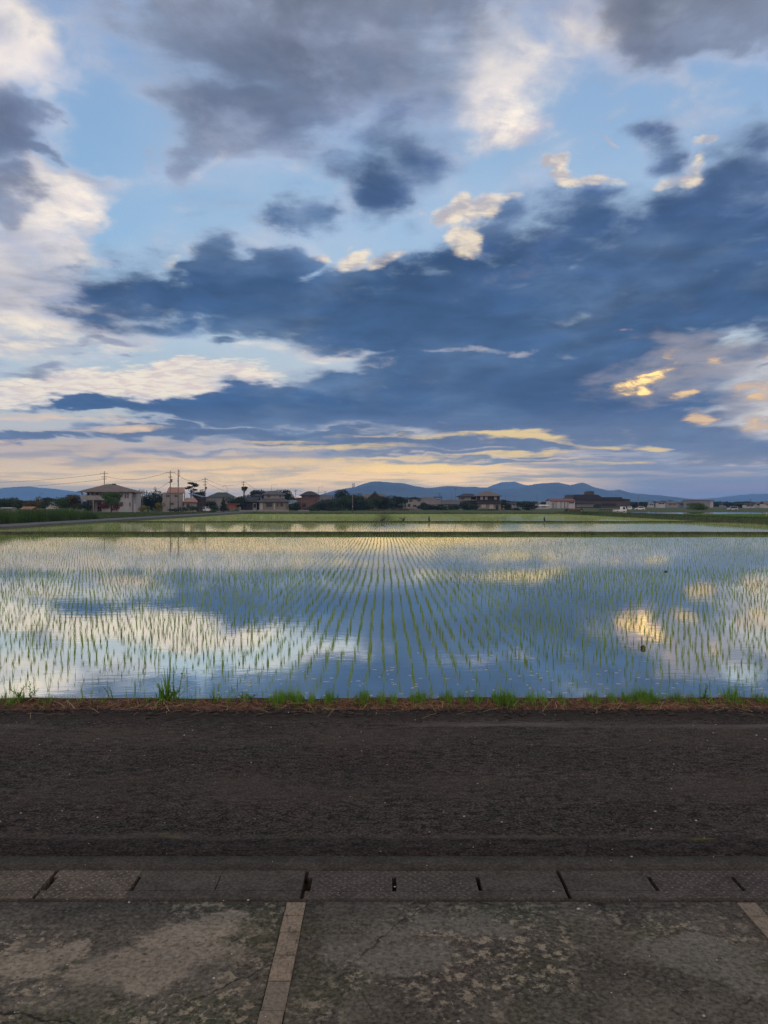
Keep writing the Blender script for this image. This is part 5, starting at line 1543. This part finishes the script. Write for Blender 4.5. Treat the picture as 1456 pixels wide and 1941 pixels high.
wire(top('D', 0.5, 0.8), (at(500, 345).x, 345, 7.6), 0.4, 'power line falling from the pole over the dark house to the trees')
wire(top('F', 0.5), top('G', 0.5), 0.6, 'thin far power line between two small poles above the red brown house')

def pylon():
    Y = 6000; s = Y / FPX
    x = at(670, Y).x; z0 = CAM_H - (925 - 957) * s - 6; H = 8 * s + 4; w = 2.4 * s
    root = thing('tower', 'square lattice tower standing on the left shoulder of the blue ridge', 'tower', (x, Y, z0))
    m = MB()
    for sx in (-1, 1):
        for sy in (-1, 1):
            m.tube([(sx * w * 0.9, sy * w * 0.9, 0), (sx * w * 0.7, sy * w * 0.7, H)], 1.4, 4)
    for k in range(4):
        z = H * k / 4; z2 = H * (k + 1) / 4
        for sy in (-1, 1):
            m.tube([(-w * 0.85, sy * w * 0.85, z), (w * 0.8, sy * w * 0.8, z2)], 0.9, 4); m.tube([(w * 0.85, sy * w * 0.85, z), (-w * 0.8, sy * w * 0.8, z2)], 0.9, 4)
    m.build('lattice', M['roof_red'], root)
    MB().box(-w * 1.25, w * 1.25, -w * 1.2, w * 1.2, H, H + 4).build('platform', M['roof_red'], root)
pylon()

# ------------------------------------------------------------------ trees and bushes
M['leaf_dark'] = leafy('leaf_dark', lin(0.01, 0.02, 0.008), lin(0.028, 0.044, 0.016), 0.2, 0.5, 0.7)
M['leaf_mid'] = leafy('leaf_mid', lin(0.016, 0.033, 0.01), lin(0.042, 0.068, 0.02), 0.25, 0.5, 0.7)
M['leaf_green'] = leafy('leaf_green', lin(0.03, 0.065, 0.014), lin(0.075, 0.13, 0.03), 0.3, 0.5, 0.7)
M['leaf_yellow'] = leafy('leaf_yellow', lin(0.1, 0.1, 0.018), lin(0.2, 0.18, 0.04), 0.3, 0.8, 0.7)
M['leaf_olive'] = leafy('leaf_olive', lin(0.05, 0.045, 0.012), lin(0.11, 0.085, 0.025), 0.25, 0.7, 0.7)
M['leaf_red'] = leafy('leaf_red', lin(0.06, 0.014, 0.014), lin(0.13, 0.03, 0.03), 0.25, 0.7, 0.7)

def crown_mesh(w, d, z0, z1, n, leaf, seed, mat, shape='round', gaps=0.0):
    rng = np.random.RandomState(seed)
    H = z1 - z0
    if shape == 'cone':
        nl = 14
        t = np.linspace(0.08, 0.95, nl)
        lobes = np.stack([rng.randn(nl) * w * 0.06, rng.randn(nl) * d * 0.06, z0 + H * t, w * 0.5 * (1.02 - t), d * 0.5 * (1.02 - t), H * 0.09 + 0 * t], 1)
    elif shape == 'pads':
        nl = 7
        lobes = np.stack([rng.uniform(-0.36, 0.36, nl) * w, rng.uniform(-0.3, 0.3, nl) * d, z0 + H * np.array([.2, .36, .5, .62, .74, .85, .93]), w * rng.uniform(.15, .25, nl), d * rng.uniform(.15, .25, nl), np.full(nl, H * 0.09)], 1)
    else:
        nl = int(np.clip(6 + w * 1.3, 7, 22))
        a = rng.uniform(0, 2 * np.pi, nl); rr = np.sqrt(rng.uniform(0, 1, nl)) * 0.4
        tz = rng.uniform(0.2, 0.8, nl)
        env = np.sqrt(np.clip(1 - ((tz - 0.42) / 0.62) ** 2, 0.05, 1))
        sz = rng.uniform(0.2, 0.34, nl)
        lobes = np.stack([np.cos(a) * rr * w * env, np.sin(a) * rr * d * env, z0 + H * tz, w * sz, d * sz, H * sz * 0.85], 1)
    vol = (lobes[:, 3] * lobes[:, 5]); pk = rng.choice(len(lobes), n, p=vol / vol.sum())
    L = lobes[pk]
    dirv = rng.randn(n, 3); dirv /= np.linalg.norm(dirv, axis=1)[:, None]
    rad = rng.uniform(0.45, 1.08, n) ** 0.6
    P = L[:, :3] + dirv * L[:, 3:] * rad[:, None]
    P[:, 2] = np.clip(P[:, 2], max(z0 - 0.1, 0.02), z1)
    nrm = dirv + rng.randn(n, 3) * 0.5; nrm[:, 2] += 0.35
    nrm /= np.linalg.norm(nrm, axis=1)[:, None]
    t1 = np.cross(nrm, rng.randn(n, 3)); t1 /= np.linalg.norm(t1, axis=1)[:, None]
    t2 = np.cross(nrm, t1)
    s = leaf * rng.uniform(0.55, 1.3, n)[:, None]
    V = np.stack([P - t1 * s, P - t2 * s * 0.55, P + t1 * s, P + t2 * s * 0.55], 1).reshape(-1, 3)
    F = np.arange(4 * n).reshape(n, 4)
    return fast_mesh('crown', V, F, mat), lobes

def tree(px, top, bot, hw, Y, kind, label, cat='tree', shape='round', base=0.0, group='trees around the village', trunk=True, n=None, name='tree', gpz=0.0):
    s = Y / FPX
    w = 2 * hw * s
    z1 = CAM_H - (top - 957) * s - base; z0 = max(CAM_H - (bot - 957) * s - base, 0.0)
    z1 = max(z1, 0.5)
    root = thing(name, label, cat, (at(px, Y).x, Y, base), 0, group)
    nn = n or int(np.clip(w * (z1 - z0) * 85, 500, 5000))
    lf = np.clip(0.2 * Y / 240, 0.14, 0.55)
    me, lobes = crown_mesh(w, w * 0.85, z0, z1, nn, lf, int(px * 7 + Y), M['leaf_' + kind], shape)
    link_mesh('crown', me, root)
    if trunk:
        rnd = random.Random(int(px))
        t = MB()
        r = 0.03 + 0.022 * z1
        zc = z0 + (z1 - z0) * 0.55
        pts = [(0, 0, -0.1), (rnd.uniform(-.1, .1), 0, zc * 0.4), (rnd.uniform(-.25, .25), rnd.uniform(-.2, .2), zc)]
        t.tube(pts, [r, r * 0.8, r * 0.5], 8)
        for lb in lobes[:6]:
            a = Vector(pts[1]).lerp(Vector(pts[2]), 0.6)
            t.tube([tuple(a), tuple(a.lerp(Vector(lb[:3]), 0.6) + Vector((0, 0, -0.1))), tuple(lb[:3])], [r * 0.4, r * 0.25, r * 0.1], 5)
        t.build('trunk', M['wood'], root)
    return root

T = [
    # px, top, bottom, half width, Y, kind, label
    (8, 943, 965, 22, 250, 'mid', 'dark green tree clump cut by the left edge'),
    (36, 945.5, 965, 16, 255, 'dark', 'dark low tree between the left edge clump and the olive tree'),
    (63, 938, 966, 15, 235, 'olive', 'round olive brown tree above the pinkish shed'),
    (94, 942.5, 956, 13, 430, 'dark', 'small rounded distant tree in front of the left blue hill'),
    (108, 946, 956, 9, 440, 'dark', 'smaller distant tree right of the small rounded one'),
    (86, 948, 964, 9, 260, 'mid', 'small green bush right of the olive brown tree'),
    (124, 941, 967, 20, 240, 'green', 'spreading green tree left of the large hip roofed house'),
    (140, 936.5, 966, 14, 238, 'olive', 'olive tinged tree touching the balcony of the hip roofed house'),
    (211, 931, 963, 17, 224, 'green', 'leafy tree growing in front of the hip roofed house'),
    (262, 934, 968, 12, 248, 'dark', 'dark tree behind the carport frame'),
    (281, 928, 968, 16, 252, 'dark', 'tallest dark tree between the hip roofed and the salmon roofed house'),
    (300, 931, 968, 13, 250, 'mid', 'dark tree against the left wall of the salmon roofed house'),
    (377, 926, 950, 13, 280, 'dark', 'dense dark tree to the right of the cloud pruned pine'),
    (470, 937, 958, 17, 318, 'dark', 'dark tree rising behind the dark timber house'),
    (487, 928, 952, 14, 332, 'dark', 'tall dark tree behind the pale upper storey'),
    (503, 930.5, 950, 13, 336, 'olive', 'brownish tree behind the left side of the straw coloured house'),
    (448, 940, 962, 16, 300, 'dark', 'dark hedge-like tree above the little red brown shed'),
    (533, 927, 960, 15, 322, 'dark', 'big dome shaped dark tree behind the straw coloured house'),
    (547, 937, 960, 10, 330, 'olive', 'brownish tree right of the dome shaped one'),
    (594, 955, 968, 10, 300, 'mid', 'bush in front of the red brown house'),
    (616, 946, 969, 14, 300, 'dark', 'dark bush right of the grey lean-to shed'),
    (634, 941, 968, 15, 305, 'mid', 'green tree left of the tallest tree in the clump'),
    (647, 928.5, 968, 14, 312, 'dark', 'tallest dark tree of the clump left of the slim pale post'),
    (655, 940, 969, 14, 298, 'mid', 'tree at the foot of the tallest tree'),
    (674, 935, 968, 16, 304, 'mid', 'broad green tree behind the slim pale post'),
    (690, 945, 969, 12, 296, 'dark', 'low dark tree right of the slim pale post'),
    (706, 942, 969, 16, 300, 'mid', 'green tree in front of the dark gable roof'),
    (723, 940, 969, 15, 305, 'dark', 'dark tree at the right end of the dark gable roof'),
    (746, 938, 962, 16, 322, 'dark', 'tall dark tree left of the stepped beige house'),
    (735, 945, 968, 11, 315, 'mid', 'lower tree between the dark gable roof and the tall dark tree'),
    (762, 942, 960, 12, 360, 'mid', 'tree top just behind the stepped beige house'),
    (785, 940.5, 955, 12, 385, 'dark', 'dark tree line behind the flat roof of the stepped beige house'),
    (560, 952, 968, 9, 300, 'mid', 'small bush below the blue grey shed roof'),
    (463.5, 921, 931, 4, 322, 'dark', 'small tufted pine top beside the pole over the dark house'),
    (952, 945, 966, 7, 345, 'dark', 'narrow dark tree at the right corner of the big two roofed house'),
    (964, 953, 967, 8, 330, 'dark', 'small dark tree right of the big two roofed house'),
    (1198, 952, 963, 9, 600, 'dark', 'far dark tree against the right end of the brown factory'),
    (1216, 951, 962, 10, 620, 'dark', 'far dark tree right of the thin pole by the factory'),
    (1258, 949, 955, 9, 690, 'dark', 'far tree showing over the small white house'),
    (1272, 948.5, 955, 7, 700, 'dark', 'far tree showing over the rose grey house'),
    (1383, 953, 962, 10, 600, 'dark', 'dark tree left of the far grey building behind the van'),
    (1405, 954, 962, 12, 580, 'mid', 'far tree left of the white house with the wide dark roof'),
    (1455, 950, 962, 9, 610, 'dark', 'far dark tree at the right edge'),
    (1035, 951, 962, 10, 560, 'dark', 'dark tree behind the right end of the greenhouse'),
    (990, 951, 958, 14, 620, 'dark', 'far tree row behind the dark bush'),
    (366, 956, 969, 9, 232, 'mid', 'green bush beside the parked cars'),
    (249, 941, 968, 9, 250, 'dark', 'dark tree close against the right wall of the hip roofed house'),
    (398, 949, 968, 10, 258, 'dark', 'dark tree in front of the warehouse wall, left of the cone shaped tree'),
    (440, 944, 964, 10, 268, 'dark', 'dark tree right of the grey warehouse'),
    (553, 943, 966, 11, 326, 'dark', 'dark tree above the shed with the blue grey roof'),
    (612, 949, 969, 10, 308, 'dark', 'dark bush at the right corner of the red brown house'),
    (664, 940, 969, 13, 301, 'dark', 'dark tree just left of the slim pale post'),
    (803, 951, 969, 9, 330, 'dark', 'dark tree between the stepped beige house and the long low house'),
    (862, 957, 970, 10, 318, 'dark', 'dark bush in front of the pale garage front'),
    (900, 948, 966, 8, 336, 'dark', 'dark tree between the two hip roofed houses of the middle cluster'),
    (24, 941, 966, 14, 262, 'dark', 'taller dark tree behind the left edge clump'),
    (160, 946, 968, 11, 231, 'dark', 'dark shrubby tree below the left end of the long balcony'),
]
for (px, tp, bt, hw, Y, kind, lab) in T:
    tree(px, tp, bt, hw * (1.18 if Y < 420 else 1.0), Y, kind, lab, n=4200 if px == 211 else None)
tree(362, 914.5, 932, 14, 265, 'dark', 'cloud pruned pine with airy pads of needles behind the salmon roofed house', shape='pads', n=1500)
tree(424, 943, 969, 10, 240, 'dark', 'cone shaped dark tree in front of the grey warehouse', shape='cone')
B = [
    (196, 952, 968, 11, 222, 'red', 'dark red shrub left of the tree in front of the balcony'),
    (219, 952, 968, 9, 222, 'red', 'dark red shrub right of the tree in front of the balcony'),
    (273, 956.5, 970, 10, 224, 'yellow', 'yellowish round shrub right of the short white post'),
    (303, 952.5, 970, 9, 228, 'yellow', 'tall yellow green shrub left of the salmon roofed house'),
    (345, 960, 970, 13, 226, 'mid', 'low green shrubs at the foot of the salmon roofed house'),
    (404, 958, 969, 12, 238, 'dark', 'dark shrub between the white car and the cone shaped tree'),
    (403, 967, 973, 8, 215, 'green', 'bright low shrub on the verge below the parked cars'),
    (820, 956.5, 970, 20, 318, 'dark', 'clipped dark hedge in front of the long low house'),
    (845, 959, 970, 14, 316, 'mid', 'hedge right of the clipped dark one'),
    (882, 950, 970, 11, 318, 'dark', 'tall dark bush in front of the low hip roofed house'),
    (897, 954, 970, 10, 315, 'mid', 'bush left of the big two roofed house'),
    (1000, 952.5, 971, 18, 300, 'dark', 'large dark bush standing alone right of the houses'),
    (978, 962, 971, 9, 305, 'dark', 'low bush left of the large dark bush'),
    (1322, 952.5, 969, 18, 320, 'green', 'round bright green bush in front of the grey warehouse'),
    (1180, 958, 966, 7, 420, 'mid', 'small bush in front of the end of the factory'),
    (330, 964, 971, 10, 225, 'mid', 'low weeds below the two tall poles'),
    (640, 962, 971, 22, 280, 'dark', 'low dark hedge below the tree clump'),
    (585, 963, 971, 18, 278, 'dark', 'low dark hedge below the red brown house'),
    (925, 966, 972, 22, 300, 'dark', 'low hedge below the big two roofed house'),
    (760, 964, 971, 26, 300, 'olive', 'strip of dry brown shrubs left of the stepped beige house'),
    (715, 965, 971, 18, 290, 'olive', 'strip of dry brown shrubs below the dark gable roof'),
]
for (px, tp, bt, hw, Y, kind, lab) in B:
    tree(px, tp, bt, hw, Y, kind, lab, 'shrub', trunk=False, name='shrub', group='shrubs around the village')

def far_wood():
    rng = np.random.RandomState(77)
    Vs, Fs, off = [], [], 0
    for (a, b, Y, lo, hi) in ((-80, 160, 700, 950, 954), (440, 800, 900, 948, 953), (940, 1480, 900, 951.5, 954.5), (1180, 1480, 1300, 952.5, 954.5), (-80, 800, 1500, 952, 954.5), (800, 1000, 800, 950, 953)):
        n = int((b - a) * 28)
        px = rng.uniform(a, b, n)
        topv = lo + (hi - lo) * (0.5 + 0.3 * np.sin(px * 0.11) + 0.2 * np.sin(px * 0.37 + 1))
        s = Y / FPX
        h = CAM_H - (topv - 957) * s
        z = rng.uniform(0, 1, n) ** 0.7 * h
        P = np.stack([(px - 728) * s, Y + rng.uniform(-15, 15, n), z], 1)
        sz = Y * 0.0018 * rng.uniform(0.6, 1.3, n)[:, None]
        t1 = rng.randn(n, 3); t1 /= np.linalg.norm(t1, axis=1)[:, None]
        t2 = np.cross(t1, rng.randn(n, 3)); t2 /= np.linalg.norm(t2, axis=1)[:, None]
        Vs.append(np.stack([P - t1 * sz, P - t2 * sz * 0.7, P + t1 * sz, P + t2 * sz * 0.7], 1).reshape(-1, 3))
        Fs.append(np.arange(4 * n).reshape(n, 4) + off); off += 4 * n
    tag(link_mesh('far_wood', fast_mesh('far_wood', np.concatenate(Vs), np.concatenate(Fs), M['leaf_dark'])), 'dark distant belt of woodland below the blue hills', 'woodland', kind='stuff')
far_wood()

# ------------------------------------------------------------------ cars, machines, birds
M['paint_white'] = simple('white_car_paint', lin(0.62, 0.62, 0.63), 0.35, 0.08, 0.5, spec=0.5, fine=False)
M['paint_dark'] = simple('dark_car_paint', lin(0.03, 0.032, 0.036), 0.3, 0.1, 0.5, spec=0.5, fine=False)
M['paint_silver'] = simple('silver_car_paint', lin(0.35, 0.36, 0.38), 0.35, 0.08, 0.5, spec=0.5, fine=False)
M['tyre'] = simple('tyre_rubber', lin(0.015, 0.015, 0.015), 0.9, 0.2, 4.0)
M['lamp_red'] = simple('tail_lamp_red', lin(0.3, 0.02, 0.015), 0.3, 0.1, 4.0)
M['lamp_clear'] = simple('head_lamp_clear', lin(0.6, 0.6, 0.58), 0.2, 0.1, 4.0)
M['crow'] = simple('black_feathers', lin(0.012, 0.012, 0.015), 0.6, 0.2, 20)
M['tractor_paint'] = simple('faded_red_paint', lin(0.12, 0.035, 0.025), 0.6, 0.2, 4)

def car(px, Y, rz, paint, label, L=3.9, W=1.65, Hc=1.5, van=False, truck=False, group='parked cars'):
    root = thing('car', label, 'car', (at(px, Y).x, Y, 0), rz, group)
    hl = L / 2; zb = 0.28; zs = 0.85
    if van:
        prof = [(-hl, zb), (hl, zb), (hl, 0.8), (hl - 0.25, 0.98), (hl - 0.85, Hc), (-hl + 0.12, Hc), (-hl, 1.0)]
    elif truck:
        prof = [(-hl, 0.45), (hl, 0.3), (hl, 1.0), (hl - 0.35, Hc), (hl - 1.15, Hc), (hl - 1.2, 0.62), (-hl, 0.62)]
    else:
        prof = [(-hl, zb), (hl, zb), (hl + 0.02, 0.62), (hl - 0.15, 0.78), (hl - 0.95, 0.9), (hl - 1.6, Hc - 0.04), (hl - 2.1, Hc), (-hl + 0.65, Hc - 0.04), (-hl + 0.12, 0.95), (-hl, 0.8)]
    MB().prism(prof, -W / 2, W / 2).build('body', M[paint], root)
    side = [(hl - 1.08, 0.93), (hl - 1.68, Hc - 0.12), (-hl + 0.75, Hc - 0.12), (-hl + 0.4, 0.96)] if not (van or truck) else ([(hl - 0.55, 0.95), (hl - 0.95, Hc - 0.1), (-hl + 0.3, Hc - 0.1), (-hl + 0.25, 0.95)] if van else [(hl - 0.3, 1.0), (hl - 0.5, Hc - 0.12), (hl - 1.05, Hc - 0.12), (hl - 1.05, 1.0)])
    for sg in (-1, 1):
        y = sg * (W / 2 + 0.004)
        MB().prism(side, min(y, y - sg * 0.03), max(y, y - sg * 0.03) + 0.002).build('side_window', M['glass'], root)
    fx0, fz0, fx1, fz1 = (hl - 0.97, 0.94, hl - 1.56, Hc - 0.1) if not (van or truck) else ((hl - 0.28, 1.02, hl - 0.8, Hc - 0.06) if van else (hl - 0.03, 1.05, hl - 0.31, Hc - 0.06))
    w2 = W / 2 - 0.1
    MB().quad((fx0 + 0.02, -w2, fz0 + 0.015), (fx0 + 0.02, w2, fz0 + 0.015), (fx1 + 0.02, w2, fz1 + 0.015), (fx1 + 0.02, -w2, fz1 + 0.015)).build('windscreen', M['glass'], root)
    rx0, rz0_, rx1, rz1 = (-hl + 0.17, 1.0, -hl + 0.58, Hc - 0.1) if not van else (-hl + 0.02, 1.04, -hl + 0.1, Hc - 0.1)
    if not truck:
        MB().quad((rx0 - 0.02, w2, rz0_ + 0.015), (rx0 - 0.02, -w2, rz0_ + 0.015), (rx1 - 0.02, -w2, rz1 + 0.015), (rx1 - 0.02, w2, rz1 + 0.015)).build('rear_window', M['glass'], root)
    for sx in (-1, 1):
        for sy in (-1, 1):
            wx, wy = sx * (hl - 0.72), sy * (W / 2 - 0.07)
            wh = MB().tube([(wx, wy - 0.09, 0.3), (wx, wy + 0.09, 0.3)], 0.3, 14).build('wheel', M['tyre'], root)
            MB().tube([(wx, wy - 0.1, 0.3), (wx, wy + 0.1, 0.3)], 0.17, 10).build('rim', M['steel'], wh)
    for sy in (-1, 1):
        y = sy * (W / 2 - 0.22)
        MB().box(hl - 0.02, hl + 0.035, y - 0.14, y + 0.14, 0.58, 0.72).build('headlight', M['lamp_clear'], root)
        MB().box(-hl - 0.02, -hl + 0.02, y - 0.1, y + 0.1, 0.62, 0.78).build('tail_lamp', M['lamp_red'], root)
    if truck:
        MB().box(-hl, hl - 1.25, -W / 2, -W / 2 + 0.05, 0.62, 0.92).box(-hl, hl - 1.25, W / 2 - 0.05, W / 2, 0.62, 0.92).box(-hl, -hl + 0.05, -W / 2 + 0.05, W / 2 - 0.05, 0.62, 0.92).build('bed_sides', M[paint], root)
    return root
car(379, 246, R(160), 'paint_dark', 'dark car parked beside the salmon roofed house', 4.0, 1.7, 1.55)
car(391.5, 244, R(120), 'paint_white', 'white car parked right of the dark car', 3.9, 1.7, 1.6)
car(1174.5, 205, R(10), 'paint_white', 'small white flatbed truck standing on the farm track before the factory', 3.3, 1.45, 1.75, truck=True)
car(1193.5, 330, R(75), 'paint_white', 'white car parked nearest the right end of the factory', 3.9, 1.7, 1.6)
car(1213, 322, R(170), 'paint_white', 'white rounded car right of the thin pole by the factory', 3.9, 1.7, 1.6)
car(1388.5, 300, R(178), 'paint_silver', 'silver white van parked alone on the field at the right', 3.6, 1.6, 1.65, van=True)
car(957, 342, R(90), 'paint_white', 'white van parked against the right side of the big two roofed house', 3.6, 1.6, 1.9, van=True)

def tractor(px, Y, rz, label):
    root = thing('tractor', label, 'tractor', (at(px, Y).x, Y, 0.0), rz, 'tractors on the farm track')
    MB().box(0.0, 1.25, -0.28, 0.28, 0.55, 1.0, 0.06).build('hood', M['tractor_paint'], root)
    MB().box(-0.75, 0.0, -0.35, 0.35, 0.5, 0.8, 0.04).build('body', M['tractor_paint'], root)
    MB().box(-0.6, -0.2, -0.22, 0.22, 0.8, 0.9).box(-0.62, -0.55, -0.22, 0.22, 0.9, 1.2).build('seat', M['tyre'], root)
    MB().tube([(-0.72, -0.4, 0.8), (-0.72, -0.4, 1.75), (-0.72, 0.4, 1.75), (-0.72, 0.4, 0.8)], 0.04, 6).build('roll_bar', M['frame_dark'], root)
    for (x, r, w) in ((-0.5, 0.5, 0.28), (1.0, 0.32, 0.2)):
        for s in (-1, 1):
            wh = MB().tube([(x, s * 0.55 - w / 2, r), (x, s * 0.55 + w / 2, r)], r, 16).build('wheel', M['tyre'], root)
            MB().tube([(x, s * 0.55 - w / 2 - 0.01, r), (x, s * 0.55 + w / 2 + 0.01, r)], r * 0.5, 10).build('rim', M['paint_silver'], wh)
    MB().tube([(0.05, 0, 0.95), (-0.1, 0, 1.15)], 0.03, 6).build('steering_column', M['frame_dark'], root)
tractor(1078.5, 206, R(8), 'small dark tractor at the left on the farm track before the factory')
tractor(1098, 208, R(175), 'small dark tractor second from the left on the farm track')

c = Ctx('guard_fence', 'low dark guard fence along the track in front of the factory', 'fence', 1148, 203)
c.part('rail', MB().box(c.X(1135), c.X(1161), -0.05, 0.05, 0.85, 1.0).box(c.X(1135), c.X(1161), -0.05, 0.05, 0.35, 0.5), 'frame_dark')
for i in range(6):
    x = c.X(1135 + 5.1 * i)
    c.part('post', MB().box(x, x + 0.1, -0.06, 0.06, -0.1, 1.05), 'frame_dark')
c = Ctx('marker_post', 'white marker post on the edge of the field at the far right', 'post', 1453.5, 118, base=0.45)
c.part('shaft', MB().tube([(0, 0, -0.1), (0, 0, 0.62)], 0.06, 10), 'wall_white', smooth=True)
c.part('cap', MB().ball((0, 0, 0.63), 0.065, 0.065, 0.05, 10, 6), 'roof_red', smooth=True)
c = Ctx('marker_post', 'short pale marker post beside the bright strip of water', 'post', 1230, 143, base=0.45)
c.part('shaft', MB().tube([(0, 0, -0.1), (0, 0, 0.45)], 0.07, 10), 'wall_white', smooth=True)
c.part('cap', MB().ball((0, 0, 0.46), 0.075, 0.075, 0.05, 10, 6), 'wall_white', smooth=True)

def bird(px, Y, label, rz, pitch, sc=1.0, z=None, spread=False):
    """a crow: one skinned body from tail to beak, with two legs"""
    zz = (WATER_Z + 0.16 if z is None else z)
    me = bpy.data.meshes.new('crow')
    co = [(0, 0, 0), (0.1, 0, 0.03), (0.17, 0, 0.09), (0.225, 0, 0.13), (0.275, 0, 0.125), (0.315, 0, 0.115), (-0.1, 0, -0.03), (-0.2, 0, -0.06), (-0.3, 0, -0.085)]
    ed = [(0, 1), (1, 2), (2, 3), (3, 4), (4, 5), (0, 6), (6, 7), (7, 8)]
    rad = [0.085, 0.075, 0.048, 0.048, 0.02, 0.007, 0.07, 0.035, 0.022]
    if spread:
        for s in (-1, 1):
            b = len(co)
            co += [(0.06, s * 0.14, 0.1), (0.0, s * 0.3, 0.2), (-0.1, s * 0.46, 0.24)]; rad += [0.04, 0.03, 0.012]
            ed += [(0, b), (b, b + 1), (b + 1, b + 2)]
    me.from_pydata(co, ed, [])
    tmp = bpy.data.objects.new('tmp', me); COL.objects.link(tmp)
    m = tmp.modifiers.new('skin', 'SKIN'); m.use_smooth_shade = True
    for i, sv in enumerate(me.skin_vertices[0].data):
        sv.radius = (rad[i], rad[i]); sv.use_root = (i == 0)
    tmp.modifiers.new('sub', 'SUBSURF').levels = 1
    dg = bpy.context.evaluated_depsgraph_get()
    body = bpy.data.meshes.new_from_object(tmp.evaluated_get(dg))
    bpy.data.objects.remove(tmp)
    body.materials.clear(); body.materials.append(M['crow'])
    root = thing('crow', label, 'crow', (at(px, Y).x, Y, zz), rz, 'crows in the paddies')
    root.rotation_euler = (0, 0, rz)
    root.scale = (sc, sc, sc)
    bo = link_mesh('body', body, root); bo.rotation_euler = (0, pitch, 0)
    for s in (-1, 1):
        MB().tube([(0.0, s * 0.035, -0.05), (0.02, s * 0.035, -0.13), (0.0, s * 0.035, -0.24)], [0.014, 0.009, 0.008], 5).build('leg', M['crow'], root)
    return root
bird(725, 101.4, 'crow standing leftmost in front of the second bund', R(10), 0.0, 1.25, 0.24)
bird(765, 105, 'crow landing with raised wings near the middle of the far paddy', R(35), R(-35), 1.4, 0.12, True)
bird(813.5, 106, 'upright crow in the far paddy above the golden reflection', R(150), R(-62), 1.6, 0.16)
bird(1032, 106, 'lone crow standing upright farther right in the far paddy', R(100), R(-55), 1.5, 0.12)
